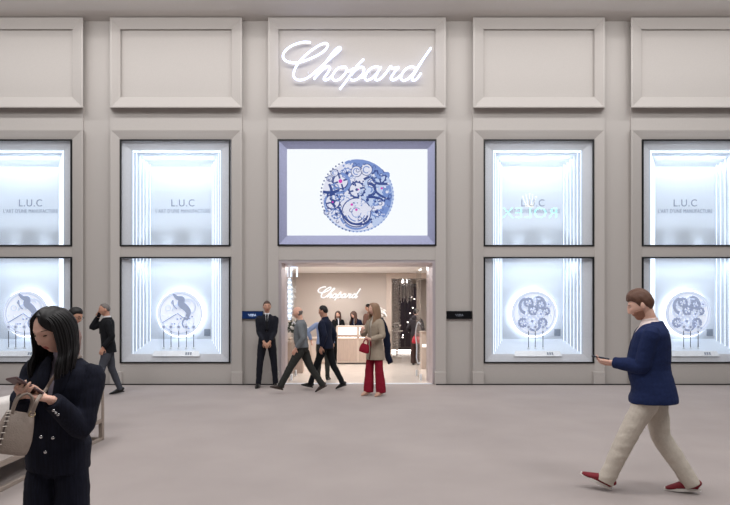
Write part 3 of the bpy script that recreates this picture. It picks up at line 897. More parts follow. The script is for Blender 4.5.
# far room: dark lacquer display wall, chandelier, bead curtain, vitrine table
dw = thing('display_wall', 'tall dark lacquer display cabinet seen through the wooden portal', 'cabinet', (X(410, 21.2), 21.2, 0))
a, b = X(399, 21.2) - dw.location.x, X(417, 21.2) - dw.location.x
bm = bmesh.new(); box(bm, a, b, 0, .4, .12, 2.62, .01); link('body', bm, M['dark_room'], dw)
bm = bmesh.new(); box(bm, a, b, .02, .4, 0, .12); link('plinth', bm, M['dark_room'], dw)
bm = bmesh.new(); box(bm, a - .3, b + .3, -.01, .0, .03, .08); link('light_strip', bm, M['led_warm'], dw)
for q in range(3):
    bm = bmesh.new(); w_ = (b - a) / 3; box(bm, a + q * w_ + .02, a + (q + 1) * w_ - .02, -.02, 0, .2, 2.5, .004); link('door', bm, mat('dark glossy door', (44, 38, 48), .15), dw)
bm = bmesh.new(); rr = random.Random(2)
for q in range(12):
    xx, zz = a + .1 + rr.random() * (b - a - .2), .5 + rr.random() * 1.6
    box(bm, xx, xx + .04, -.03, -.018, zz, zz + .03)
link('highlight_spots', bm, M['led_warm'], dw)
ch = thing('chandelier', 'crystal rod chandelier hanging in the far room beyond the wooden portal', 'chandelier', (X(404, 19), 19, ZC))
bm = bmesh.new(); lathe(bm, [(.2, 0), (.2, -.05), (.04, -.06)], seg=24); link('canopy', bm, M['silver'], ch)
rr = random.Random(8)
for q in range(28):
    a_ = rr.random() * 2 * PI; r_ = .34 * math.sqrt(rr.random()); L_ = .35 + .3 * rr.random()
    bm = bmesh.new(); p = Vector((r_ * .5 * math.cos(a_), r_ * .5 * math.sin(a_), -.05)); p2 = Vector((r_ * math.cos(a_), r_ * math.sin(a_), -.3)); cyl(bm, p, p2, .003, seg=5)
    tube(bm, [p2, p2 + Vector((0, 0, -.02)), p2 + Vector((0, 0, -L_)), p2 + Vector((0, 0, -L_ - .02))], [.004, .018, .018, .004], 6); link('crystal_rod', bm, M['crystal'], ch)
for q in range(3):
    bm = bmesh.new(); a_ = q * 2.1; ell(bm, (.1 * math.cos(a_), .1 * math.sin(a_), -.22), (.03, .03, .04), None, 10, 8); cyl(bm, (.1 * math.cos(a_), .1 * math.sin(a_), -.19), (.08 * math.cos(a_), .08 * math.sin(a_), -.05), .006, seg=6); link('bulb', bm, M['led_warm'], ch)
bm = bmesh.new(); rr = random.Random(4)
for q in range(14):
    xx = X(393, 18.3) + q * (X(400, 18.3) - X(393, 18.3)) / 13
    cyl(bm, (xx, 18.3, .35), (xx, 18.3, ZC - .02), .002, seg=4)
    for z in range(26):
        ell(bm, (xx, 18.3 + rr.uniform(-.02, .02), .4 + z * .09 + rr.uniform(-.03, .03)), (.012, .012, .03), None, 6, 4)
box(bm, X(392.6, 18.3), X(400.4, 18.3), 18.27, 18.33, ZC - .03, ZC)
tag(link('bead_curtain', bm, M['crystal']), 'hanging crystal bead curtain at the left side of the wooden portal', 'curtain', None, 'stuff')
sd = thing('side_table', 'slim white side table carrying white blossoms beyond the wooden portal', 'table', (X(397, 18.9), 18.9, 0))
bm = bmesh.new(); lathe(bm, [(.16, .0), (.16, .02), (.03, .04), (.03, .86), (.2, .88), (.2, .91)], seg=24); link('column', bm, M['ceramic'], sd, True)
flowers('flower_bowl', 'small white blossoms in a bowl behind the crystal bead curtain', 'flowers', (X(397, 18.9), 18.9, .91), .1, .16, 22, 8, .035, .12, 21, .07)


# ------------------------------------------------------------------ people
def head_pos(th, ph, off=0.0, male=True, child=False):
    """th: 0 top .. pi chin; ph: 0 = face (-y), positive towards the person's left; returns head-local position"""
    st, ct = math.sin(th), math.cos(th)
    x = .076 * st * math.sin(ph); y = -.097 * st * math.cos(ph); z = .115 * ct
    # skull: fuller back, flatter sides
    if y > 0: y *= 1.03
    t = max(0, -z / .115)
    jw = .30 if male else .38
    x *= 1 - jw * t ** 1.6
    if y > 0: y *= 1 - .55 * t ** 1.3           # nape
    if y < 0:
        y *= 1 - .10 * t ** 2
        # squarer face front
        y = -(abs(y) ** .92) * (.097 ** .08)
    g = lambda u, s: math.exp(-(u / s) ** 2)
    if y < .0:
        f = min(1, -y / .05)
        d = 0
        # nose: narrow ridge growing downwards to the tip
        if -.045 < z < .035:
            prof = max(0, (.030 - z) / .060) if z > -.030 else max(0, 1 - (-.030 - z) / .010)
            d += (1.0 if male else .8) * (.004 + .021 * min(1, prof)) * g(x, .0105 + .004 * max(0, -z / .03))
        d += .004 * g(z - .032, .010) * g(abs(x) - .028, .026)
        d -= .0085 * g(z - .012, .011) * g(abs(x) - .031, .015)
        d += .005 * g(z + .014, .018) * g(abs(x) - .045, .018)
        d += .0055 * g(z + .053, .005) * g(x, .020) + .0060 * g(z + .064, .0055) * g(x, .018) - .003 * g(z + .0585, .0025) * g(x, .022)
        d -= .0035 * g(z + .078, .007) * g(x, .02)
        d += (.010 if male else .007) * g(z + .100, .017) * g(x, .026)
        d -= .004 * g(z + .045, .02) * g(abs(x) - .05, .018)
        y -= d * f
    p = Vector((x, y, z))
    if off:
        p += Vector((st * math.sin(ph), -st * math.cos(ph), ct)) * off
    return p


def add_head(bm, Hm, nu, nv, male, mi=0):
    rs = []
    for i in range(1, nv):
        rs.append([Hm @ head_pos(PI * i / nv, 2 * PI * k / nu, 0, male) for k in range(nu)])
    vr = rings(bm, rs, mi=mi)
    t = bm.verts.new(Hm @ Vector((0, 0, .115))); b = bm.verts.new(Hm @ head_pos(PI, 0, 0, male))
    for k in range(nu):
        bm.faces.new((vr[0][(k + 1) % nu], vr[0][k], t)); bm.faces.new((vr[-1][k], vr[-1][(k + 1) % nu], b))
    for s in (-1, 1):   # ears
        R_ = Hm.to_3x3().normalized() @ Matrix.Rotation(s * .35, 3, 'Z') @ Matrix.Rotation(-.15, 3, 'X')
        ell(bm, Hm @ Vector((s * .076, .012, -.004)), (.010, .019, .032), R_, 12, 8)


def hairline(p, style):
    yn = p.y / .097
    if style == 'long':
        if yn < -.2: return max(.0, min(.099, .097 - 1.25 * max(0, abs(p.x + .012) - .006)) * (1 if yn < -.45 else 1) - (0 if yn < -.45 else .16 * (yn + .45)))
    if style == 'receding':
        pts = [(-1.1, .085), (-.6, .085), (-.3, .045), (.0, .0), (.3, -.04), (1.2, -.065)]
    elif style == 'fringe':
        pts = [(-1.1, .2), (-.1, .2), (.0, .02), (.3, .02), (1.2, .03)]
    elif style == 'long':
        pts = [(-1.1, .072), (-.72, .066), (-.45, .045), (-.25, .0), (.0, -.05), (.3, -.09), (1.2, -.1)]
    else:
        pts = [(-1.1, .064), (-.65, .062), (-.35, .035), (-.12, -.018), (.02, -.022), (.12, .012), (.32, -.02), (.55, -.055), (1.2, -.07)]
    for (a, za), (b, zb_) in zip(pts, pts[1:]):
        if a <= yn <= b: return za + (zb_ - za) * (yn - a) / (b - a)
    return pts[-1][1] if yn > 1 else pts[0][1]


def add_hair(root, Hm, style, m, male, thick, scale, fine, T=None, length=.25, seed=0, part=-.02, top=.0):
    rnd = random.Random(seed)
    bm = bmesh.new()
    nu, nv = (96, 64) if fine else (48, 32)
    cap_style = 'long' if style in ('long', 'bun') else style
    if style == 'fringe':
        def keep(p): return p.y > -.01 and -.065 < p.z < .03
    else:
        def keep(p): return p.z > hairline(p, cap_style)
    g = {}; outer, inner = {}, {}
    for i in range(0, nv + 1):
        for k in range(nu):
            th = max(1e-3, PI * i / nv); ph = 2 * PI * k / nu
            p = head_pos(th, ph, 0, male)
            g[i, k] = keep(p)
            hl_ = hairline(p, cap_style)
            e_ = min(1, max(.25, (p.z - hl_) / .035)) if style != 'fringe' else .6
            if style in ('short', 'receding'):
                e_ = min(1, max(.08, (p.z - hl_) / .045)) * (.4 + .6 * min(1, max(0, (p.z + .02) / .08)))
            up = max(0, p.z / .115)
            if style == 'short' and p.y < 0: up *= 1 + .25 * min(1, -p.y / .09)
            q = noise.noise(Vector((p.x * 60, p.y * 25, p.z * 25)) + Vector((seed, 0, 0))) * .004
            outer[i, k] = head_pos(th, ph, thick * e_ + top * up * up + q, male); inner[i, k] = head_pos(th, ph, -.006, male)
    vo, vi = {}, {}
    def vget(dct, src, key):
        if key not in dct: dct[key] = bm.verts.new(Hm @ src[key])
        return dct[key]
    cells = {(i, k) for i in range(nv) for k in range(nu) if g[i, k] and g[i, (k + 1) % nu] and g[i + 1, k] and g[i + 1, (k + 1) % nu]}
    edge = {}
    for (i, k) in cells:
        k1 = (k + 1) % nu
        for n_, e0, e1 in [((i - 1, k), (i, k), (i, k1)), ((i + 1, k), (i + 1, k), (i + 1, k1)), ((i, (k - 1) % nu), (i, k), (i + 1, k)), ((i, k1), (i, k1), (i + 1, k1))]:
            if n_ not in cells and n_[0] >= 0:
                edge.setdefault(e0, set()).add(e1); edge.setdefault(e1, set()).add(e0)
    for _ in range(8):
        for src in (outer, inner):
            new = {q: src[q] * .4 + sum((src[r_] for r_ in nb_), Vector()) * (.6 / len(nb_)) for q, nb_ in edge.items()}
            src.update(new)
    for (i, k) in cells:
        c4 = [(i, k), (i + 1, k), (i + 1, (k + 1) % nu), (i, (k + 1) % nu)]
        bm.faces.new([vget(vo, outer, c) for c in c4]); bm.faces.new([vget(vi, inner, c) for c in c4[::-1]])
        for (n_, e0, e1) in [((i - 1, k), c4[3], c4[0]), ((i + 1, k), c4[1], c4[2]), ((i, (k - 1) % nu), c4[0], c4[1]), ((i, (k + 1) % nu), c4[2], c4[3])]:
            if n_ not in cells and not (n_[0] < 0):
                try: bm.faces.new([vget(vo, outer, e1), vget(vo, outer, e0), vget(vi, inner, e0), vget(vi, inner, e1)])
                except ValueError: pass
    if style == 'long':
        N = 280 if fine else 26; rr = (.0042 if fine else .017)
        for q in range(N):
            f_ = q / (N - 1)
            ph = math.radians(58 + (360 - 116) * f_) + rnd.uniform(-.03, .03)
            jit = rnd.uniform(-.004, .004); jit0 = rnd.uniform(0, .003)
            yy = -.082 + .15 * (.5 - .5 * math.cos(ph)); sg = 1 if math.sin(ph) > 0 else -1
            t0 = math.asin(min(1, abs(yy) / .097)); p0 = head_pos(max(.02, t0), 0 if yy < 0 else PI, thick * .75 + abs(jit0), male); p0.x += sg * .004 - .012
            p1 = head_pos(.95, ph, thick + jit, male); p2 = head_pos(1.55, ph, thick + .004 + jit, male)
            back = .5 - .5 * math.cos(ph)          # 0 front, 1 back
            side = math.sin(ph)
            L_ = length * rnd.uniform(.85, 1.08)
            p3 = Vector((p2.x * 1.08, p2.y * (1.0 if p2.y > 0 else .9) + .01, -.09)); p4 = Vector((p2.x * 1.12 + rnd.uniform(-.01, .01), p2.y * .9 + .012 * back - .015 * (1 - back), -.09 - L_ * .45)); p5 = Vector((p2.x * 1.05 + rnd.uniform(-.012, .012), p2.y * .85 - .02 * (1 - back), -.09 - L_))
            pts = [Hm @ p for p in (p0, p1, p2)]
            # below the chin hair hangs straight down rather than with the head's tilt
            base = Hm @ p2
            Ry = Matrix.Rotation(math.atan2((Hm.to_3x3() @ Vector((0, -1, 0))).x, -(Hm.to_3x3() @ Vector((0, -1, 0))).y), 3, 'Z')
            for a_, b_ in ((p3, p2), (p4, p2), (p5, p2)):
                pts.append(base + Ry @ (a_ - b_))
            w = rr * rnd.uniform(.8, 1.25)
            tube(bm, cr(pts, 4), [w * .5] + [w] * 15 + [w * 1.0] * 3 + [w * .8, w * .35], 6)
    if style == 'bun':
        ell(bm, Hm @ Vector((0, .115, -.01)), (.04, .04, .04), None, 12, 8)
    bmesh.ops.scale(bm, vec=(scale,) * 3, verts=bm.verts[:])
    if style == 'long' and not fine: return fuse('hair', bm, m, root, .007 * scale, 2)
    return link('hair', bm, m, root, True)


def add_hand(bm, wrist, d, n, side, curl=.5, thumb=.5, spread=.05, k=1.0, seg=8):
    """d: along the hand, n: the palm faces this way, side: +1/-1 hand; thumb lies on  side * (d x n)"""
    d = Vector(d).normalized(); n = Vector(n); n = (n - d * n.dot(d)).normalized()
    s = d.cross(n) * side                       # towards the thumb
    w = Vector(wrist)
    tube(bm, [w - d * .02, w + d * .012, w + d * .04, w + d * .075, w + d * .094], [(.022, .017), (.026, .017), (.036, .016), (.040, .014), (.037, .011)], 12, ref=n, power=2.6)
    lens = [.072, .080, .074, .058]
    for i in range(4):
        o_ = .0285 - .019 * i
        b = w + d * (.090 - .004 * abs(i - 1.2)) + s * o_
        dirn = (d + s * spread * (1.3 - i)).normalized()
        ax = dirn.cross(n).normalized()
        pts = [b - d * .03, b]; ang = 0; p = b
        for j, (fr, c) in enumerate(((.45, .55), (.3, .9), (.25, .7))):
            ang += curl * c * (1 + .08 * i)
            dv = dirn * math.cos(ang) + n * math.sin(ang)
            p = p + dv * lens[i] * fr * k; pts.append(p)
        r = .0088 if i < 3 else .0075
        tube(bm, pts, [r, r, r * .95, r * .85, r * .62], seg)
    b = w + d * .022 + s * .024
    t1 = b + (d * .55 + s * .75 + n * .25).normalized() * .042; t2 = t1 + (d * .85 + s * (.45 - thumb * .5) + n * thumb * .7).normalized() * .032; t3 = t2 + (d * .95 - s * thumb * .3 + n * thumb * .6).normalized() * .026
    tube(bm, [b - d * .01 - s * .01, b, t1, t2, t3], [.013, .0135, .0105, .0095, .006], seg)


PEOPLE = {}


def person(name_label, loc, yaw, H, pose, wear, hair, skin_m='skin_light', male=True, fine=False, vox=None):
    """local frame: x to the person's left, -y forwards"""
    S_ = H / 1.75
    root = thing('person', name_label, 'person', loc, math.radians(yaw))
    vx = (vox or (.0042 if fine else .0075)) * S_
    rad = math.radians
    # legs
    legs = {}
    lowest = 9
    for s, key in ((1, 'L'), (-1, 'R')):
        a, kf, ab, pitch, out = pose.get('leg' + key, (0, 3, 3, 0, 8))
        hip = Vector((s * (.088 if male else .074), 0, 0))
        d1 = Vector((s * math.sin(rad(ab)), -math.sin(rad(a)) * math.cos(rad(ab)), -math.cos(rad(a)) * math.cos(rad(ab))))
        b_ = a - kf
        d2 = Vector((s * math.sin(rad(ab * .6)), -math.sin(rad(b_)), -math.cos(rad(b_)))).normalized()
        knee = hip + d1 * .43; ank = knee + d2 * .42
        p = rad(pitch)
        f_ = Vector((s * math.sin(rad(out)), -math.cos(p) * math.cos(rad(out)), math.sin(p))).normalized()
        u_ = Vector((0, -math.sin(p), -math.cos(p)))
        heel = ank - f_ * .055 + u_ * .075; toe = ank + f_ * .19 + u_ * .075
        lowest = min(lowest, heel.z, toe.z)
        legs[key] = [hip, knee, ank, f_, u_, d2]
    hz = -lowest + .002
    if 'seat' in pose: hz = pose['seat']
    P0 = Vector((0, 0, hz))
    for k_ in legs: legs[k_][:3] = [v + P0 for v in legs[k_][:3]]
    T = Matrix.Translation(P0) @ Matrix.Rotation(rad(pose.get('lean', 0)), 4, 'X') @ Matrix.Rotation(rad(pose.get('side', 0)), 4, 'Y') @ Matrix.Rotation(rad(pose.get('twist', 0)), 4, 'Z')
    Ti = T.inverted()
    V = lambda x, y, z: T @ Vector((x, y, z - .925))
    hy, hp, hr = pose.get('head', (0, 0, 0))
    Hm = T @ Matrix.Translation((0, .0, .585)) @ Matrix.Rotation(rad(hy), 4, 'Z') @ Matrix.Rotation(rad(hp), 4, 'X') @ Matrix.Rotation(rad(hr), 4, 'Y') @ Matrix.Translation((0, -.018, .125))
    arms = {}
    for s, key in ((1, 'L'), (-1, 'R')):
        a = pose.get('arm' + key) or dict(w=(s * .25, -.03, .88), d=(0, -.15, -1), n=(-s, 0, 0))
        sh = V(s * wear.get('shw', .172 if male else .150), .005, 1.388)
        tg = V(*a['w'])
        dv = tg - sh; dist = min(dv.length, .529); dv.normalize()
        L1, L2 = .28, .25
        aa = (L1 * L1 - L2 * L2 + dist * dist) / (2 * dist); hh = math.sqrt(max(0, L1 * L1 - aa * aa))
        pole = T.to_3x3() @ Vector(a.get('pole', (s * .35, .8, -.4)))
        pole = (pole - dv * pole.dot(dv)).normalized()
        el = sh + dv * aa + pole * hh; wr = sh + dv * dist
        arms[key] = (sh, el, wr, T.to_3x3() @ Vector(a.get('d', tuple(a.get('dd', (0, -1, 0))))), T.to_3x3() @ Vector(a.get('n', (-s, 0, 0))), a.get('curl', .45), a.get('thumb', .4), s)
    fw = 1.0 if male else .9      # frame width
    belly = wear.get('belly', 0)

    # ---- body
    bm = bmesh.new()
    def torso(bmx, extra, zs0, zs1, tab):
        rr = [r for r in tab if zs0 - 1e-6 <= r[0] <= zs1 + 1e-6]
        tube(bmx, [V(0, r[3], r[0]) for r in rr], [(r[1] * fw + extra, r[2] + extra) for r in rr], 28, ref=T.to_3x3() @ Vector((0, -1, 0)), sub=3, power=2.4, axis=T.to_3x3() @ Vector((0, 0, 1)))
    core = [(.86, .13, .09, .01), (.95, .15, .10, .01), (1.08, .128, .085, .0), (1.22, .145, .095, .0), (1.33, .155, .1, .005), (1.40, .15, .085, .01), (1.45, .10, .06, .01), (1.485, .055, .055, .01)]
    torso(bm, 0, .86, 1.485, core)
    tube(bm, [V(0, .01, 1.44), V(0, .004, 1.50), Hm @ Vector((0, .022, -.075)), Hm @ Vector((0, .015, -.02))], [(.056 * fw, .058), (.052 * fw, .055), (.053 * fw, .055), (.05, .06)], 16, sub=3)
    add_head(bm, Hm, 96 if fine else 40, 72 if fine else 30, male)
    for key in arms:
        sh, el, wr, hd, hn, curl, th, s = arms[key]
        tube(bm, [V(s * .1, .005, 1.39), sh, sh.lerp(el, .5), el, el.lerp(wr, .35), wr], [.05, .046, .042, .037, .036, .023], 12, sub=3)
        add_hand(bm, wr, hd, hn, s if s > 0 else -1, curl, th, k=1.0 if male else .95)
    for key in legs:
        hip, knee, ank, f_, u_, d2 = legs[key]
        tube(bm, [hip + Vector((0, 0, .04)), hip.lerp(knee, .3), knee, knee.lerp(ank, .35), ank], [.075, .07, .05, .048, .033], 14, sub=3)
        tube(bm, [ank - f_ * .05 + u_ * .035, ank + u_ * .03, ank + f_ * .08 + u_ * .05, ank + f_ * .15 + u_ * .062], [(.022, .022), (.026, .03), (.026, .014), (.018, .006)], 12, sub=2)
    lips = Hm.inverted()
    def facemat(c):
        q = lips @ c
        if q.y < -.07 and abs(q.x) < .021 - abs(q.z + .0585) * .6 and -.070 < q.z < -.048: return 1
        return 0
    fuse('body', bm, [M[skin_m], M['lip']], root, vx, 1 if fine else 2, matfn=facemat, scale=S_)
    # eyes and brows
    for s in (-1, 1):
        bm = bmesh.new(); ell(bm, Hm @ Vector((s * .031, -.0745 if not pose.get('lids') else -.0795, .012 if not pose.get('lids') else .008)), (.0125, .0105, .0068 if not pose.get('lids') else .003), Hm.to_3x3(), 12, 8)
        for f in bm.faces:
            q = lips @ f.calc_center_median()
            f.material_index = 1 if (q.x - s * .031) ** 2 + (q.z - .012) ** 2 < .0072 ** 2 else 0
            if pose.get('lids'): f.material_index = 1
        bmesh.ops.scale(bm, vec=(S_,) * 3, verts=bm.verts[:])
        link('eye', bm, [M['eye_white'], M['iris']], root, True)
        bm = bmesh.new(); pts = []
        for q in range(5):
            xx = s * (.014 + .009 * q)
            pts.append(Hm @ Vector((xx, -.0905 + .0045 * (q / 4) ** 2 * 4, .0315 + .004 * math.sin(PI * q / 4.6))))
        tube(bm, pts, [q * (1 if male else .6) for q in (.0016, .0032, .0035, .003, .0015)], 6, sub=2); bmesh.ops.scale(bm, vec=(S_,) * 3, verts=bm.verts[:])
        link('eyebrow', bm, M[hair[1]], root, True)
    # ---- hair
    if hair[0]:
        add_hair(root, Hm, hair[0], M[hair[1]], male, hair[2] if len(hair) > 2 else .012, S_, fine, T, hair[3] if len(hair) > 3 else .25, seed=len(PEOPLE) + 1, top=hair[4] if len(hair) > 4 else .0)
    # ---- trousers
    w = wear
    if w.get('legs'):
        bm = bmesh.new(); rh, rk, ra = w.get('leg_r', (.092, .068, .056))
        tube(bm, [V(0, .005, 1.06), V(0, .008, .98), V(0, .012, .90), V(0, .012, .84)], [(.142 * fw, .1), (.158 * fw, .112), (.165 * fw, .118), (.12 * fw, .095)], 24, ref=(0, -1, 0), sub=3, power=2.3)
        for key in legs:
            hip, knee, ank, f_, u_, d2 = legs[key]
            hem = ank + d2 * w.get('hem_drop', .025)
            tube(bm, [hip + Vector((0, .005, .03)), hip.lerp(knee, .25), hip.lerp(knee, .6), knee, knee.lerp(ank, .35), knee.lerp(ank, .75), hem],
                 [rh * .78, (rh * .97, rh * 1.03), rh * .5 + rk * .5, rk, rk * .65 + ra * .35, ra * 1.0, ra], 18, sub=4)
        fuse('trousers', bm, M[w['legs']], root, (.006 if fine else .009) * S_, 3, wr=(.005, (9, 9, 16) if fine else (10, 10, 16)), scale=S_)
    # ---- shoes
    for key in legs:
        hip, knee, ank, f_, u_, d2 = legs[key]
        sh = bpy.data.objects
        bm = bmesh.new()
        hl_h = w.get('heel', 0)
        tube(bm, [ank - f_ * .07 + u_ * .03, ank - f_ * .055 + u_ * .022, ank + u_ * .016, ank + f_ * .06 + u_ * .03, ank + f_ * .12 + u_ * .045, ank + f_ * .17 + u_ * .055, ank + f_ * .195 + u_ * .06],
             [(.016, .02), (.034, .042), (.037, .05), (.04, .036), (.044, .024), (.034, .014), (.012, .006)], 14, ref=u_, sub=3, power=2.5)
        o = fuse('shoe', bm, M[w['shoes']], root, (.0045 if fine else .008) * S_, 1, scale=S_)
        bm = bmesh.new()
        lf = f_.cross(u_).normalized(); ring0, ring1 = [], []
        for q in range(24):
            t_ = 2 * PI * q / 24; c_ = math.cos(t_); lx = .065 + .137 * c_
            wd = (.041 if lx > .06 else .036) * (1 - .12 * math.cos(2 * t_))
            b_ = ank + f_ * lx + lf * wd * math.sin(t_)
            ring0.append(b_ + u_ * .052); ring1.append(b_ + u_ * .075)
        rings(bm, [ring0, ring1], caps=True); bmesh.ops.scale(bm, vec=(S_,) * 3, verts=bm.verts[:])
        link('sole', bm, M[w.get('sole', w['shoes'])], o)
    # ---- shirt under an open jacket
    top = [(.80, .172, .118, .012), (.86, .172, .12, .012), (.95, .168, .118, .01), (1.08, .152, .108 + belly * .6, -belly * .5), (1.22, .166, .116 + belly * .4, -belly * .3), (1.33, .176, .122, .0), (1.40, .170, .105, .008), (1.445, .115, .08, .012), (1.475, .072, .066, .012), (1.487, .062, .06, .012)]
    if w.get('shirt'):
        bm = bmesh.new(); torso(bm, w.get('shirt_ex', -.012), .95, 1.487, top)
        tube(bm, [V(0, .012, 1.45), V(0, .006, 1.515)], [(.066 * fw, .068), (.060 * fw, .062)], 20)
        fuse('shirt', bm, M[w['shirt']], root, (.006 if fine else .009) * S_, 2, scale=S_)
    if w.get('tie'):
        bm = bmesh.new()
        tube(bm, [V(0, -.062, 1.475), V(0, -.08, 1.45), V(0, -.10, 1.40), V(0, -.125, 1.30), V(0, -.122, 1.15)], [(.014, .012), (.02, .014), (.016, .008), (.026, .007), (.034, .006)], 8, sub=3)
        bmesh.ops.scale(bm, vec=(S_,) * 3, verts=bm.verts[:]); link('tie', bm, M[w['tie']], root, True)
    # ---- upper garment with sleeves
    if w.get('top'):
        bm = bmesh.new(); hem = w.get('hem', .84)
        tab = list(top); fl = w.get('flare', 0)
        if hem < .84:
            tab = [(hem, .178 + fl, .128 + fl, .012), ((hem + .86) / 2, .176 + fl * .6, .126 + fl * .5, .012)] + top[1:]
        else:
            tab = [(hem,) + top[1][1:]] + [r for r in top if r[0] > hem + .02]
        if w.get('hemr'):
            hr_ = w['hemr']; mid_ = tuple(.55 * a_ + .45 * b_ for a_, b_ in zip(hr_, top[2][1:]))
            tab = [(hem,) + hr_, (hem + .04,) + hr_, (hem + .12,) + mid_] + [r for r in top if r[0] > hem + .16]
        ex = w.get('bulk', 0)
        torso(bm, ex, hem, 1.487, tab)
        rs_ = w.get('sleeve', (.066, .056, .043))
        for key in arms:
            sh, el, wr, hd, hn, curl, th, s = arms[key]
            cuff = el.lerp(wr, w.get('cuff', .93))
            tube(bm, [V(s * .08, .006, 1.39), V(s * .13, .006, 1.395), sh, sh.lerp(el, .35), sh.lerp(el, .75), el, el.lerp(cuff, .4), cuff], [.052, .055, rs_[0] * .93, rs_[0] * .98, rs_[1] * 1.06, rs_[1], rs_[1] * .93, rs_[2]], 16, sub=3)
        if w.get('collar'):
            tube(bm, [V(0, .014, 1.465), V(0, .006, 1.505 + w['collar'])], [(.078 * fw, .078), (.07 * fw, .072)], 20)
        op = w.get('open')
        cutf = None
        if op:
            zb_, wt, wb, ztop = op
            def cutf(c, n_):
                q = Ti @ c; z = q.z + .925
                if q.y > w.get('open_y', -.03) or z < zb_ or abs(q.x) > .12: return False
                if z > ztop: hw = wt
                else: hw = wb + (wt - wb) * (z - zb_) / (ztop - zb_)
                return abs(q.x) < hw and (Ti.to_3x3() @ n_).y < .2
        fuse(w.get('top_name', 'jacket'), bm, M[w['top']], root, (.0055 if fine else .009) * S_, 3, wr=(.0045 if fine else .004, (8, 8, 14)), cut=cutf, scale=S_, solid=.006 if op else 0)
        if op and w.get('lapel'):
            for s in (-1, 1):
                bm = bmesh.new(); zb_, wt, wb, ztop = op
                bk = max(0, w.get('bulk', 0) - .008)
                pts = [V(s * .052, -.055, 1.478), V(s * (wt + .012), -.098 - bk * .6, 1.42), V(s * (wt * .75 + .014), -.124 - bk, 1.34), V(s * (wb + .012), -.130 - belly - bk, max(zb_, 1.1) + .03)]
                tube(bm, pts, [(.014, .006), (.034, .008), (.028, .008), (.006, .006)], 10, ref=T.to_3x3() @ Vector((0, -1, 0)), sub=3)
                bmesh.ops.scale(bm, vec=(S_,) * 3, verts=bm.verts[:]); link('lapel', bm, M[w['lapel']], root, True)
    ctx = dict(root=root, T=T, Hm=Hm, arms=arms, legs=legs, S=S_, V=V)
    PEOPLE[len(PEOPLE)] = ctx
    # world-space helper for things they hold
    W = Matrix.Translation(Vector(loc)) @ Matrix.Rotation(math.radians(yaw), 4, 'Z') @ Matrix.Scale(S_, 4)
    ctx['W'] = W
    return ctx


exec_people = True
# --- foreground woman with phone
LW = (X(58, 2.78), 2.78, 0)
wm = person('woman with long black hair in navy pinstripe suit, looking down at her phone', LW, 2, 1.635,
            dict(legL=(2, 4, 2, 0, 8), legR=(4, 6, 2, 0, 10), lean=3, side=5, head=(-20, 22, -8), lids=True,
                 armR=dict(w=(-.075, -.25, 1.32), d=(.40, -.8, .35), n=(.5, .2, .8), pole=(-.30, .6, -.9), curl=.65, thumb=.8),
                 armL=dict(w=(.065, -.25, 1.305), d=(-.85, -.45, .25), n=(-.15, -.1, .95), pole=(.3, .45, -.75), curl=.75, thumb=.7)),
            dict(legs='navy_suit', leg_r=(.086, .085, .10), hem_drop=.05, shoes='shoe_black', shirt='lilac_blouse', top='navy_suit', hem=.87, bulk=.006, hemr=(.168, .122, .012),
                 open=(1.20, .036, .004, 1.44), lapel='navy_suit', sleeve=(.07, .06, .05), cuff=.94),
            ('long', 'hair_black', .016, .13), 'skin_fair', male=False, fine=True)
# --- foreground man walking
mn = person('bearded man in blue blazer and cream trousers striding left while reading his phone', (X(653, 4.87), 4.87, 0), -115, 1.83,
            dict(legL=(26, 3, 2, 24, 3), legR=(-9, 22, 2, -6, 3), lean=3, head=(0, 17, 0),
                 armL=dict(w=(.05, -.30, 1.15), d=(-.22, -.95, .12), n=(-.3, .0, .9), pole=(.4, .6, -.7), curl=.6, thumb=.6),
                 armR=dict(w=(-.06, -.29, 1.13), d=(.25, -.95, .1), n=(.3, 0, .9), pole=(-.4, .6, -.7), curl=.6, thumb=.6)),
            dict(legs='cream_chino', leg_r=(.096, .08, .07), hem_drop=.035, shoes='red_suede', sole='sole_white', shirt='pink_shirt', top='navy_blazer', hem=.81, bulk=.03, belly=.05, hemr=(.19, .158, -.004), shirt_ex=.014, open_y=.01,
                 open=(1.02, .10, .02, 1.38), sleeve=(.072, .062, .05), cuff=.93),
            ('short', 'hair_ginger', .015, .1, .022), 'skin_fair', male=True, fine=True)
# beard
bm = bmesh.new()
Hm = mn['Hm']
nu, nv = 72, 60
vv = {}
def beard_ok(p): return p.y < .0 and p.z < -.030 + .25 * max(0, -p.y - .075) * 0 and not (abs(p.x) < .02 and -.068 < p.z < -.048) and not (abs(p.x) < .04 and p.z > -.042) and (p.z < -.045 or p.y > -.075)
for i in range(nv):
    for k_ in range(nu):
        qs = [(i, k_), (i + 1, k_), (i + 1, (k_ + 1) % nu), (i, (k_ + 1) % nu)]
        pp = [head_pos(max(1e-3, PI * a / nv), 2 * PI * b / nu, 0, True) for a, b in qs]
        if all(beard_ok(p) for p in pp):
            for q in qs:
                if q not in vv:
                    p = head_pos(PI * q[0] / nv, 2 * PI * q[1] / nu,   .0015 + .0015 * noise.noise(Vector((q[0], q[1], 0)) * .9), True)
                    vv[q] = bm.verts.new((Hm @ p) * mn['S'])
            try: bm.faces.new([vv[q] for q in qs])
            except ValueError: pass
bo = link('beard', bm, mat('short reddish beard', (158, 112, 92), .8, var=.25, scale=120), mn['root'], True)
so = bo.modifiers.new('t', 'SOLIDIFY'); so.thickness = .008; so.offset = -1

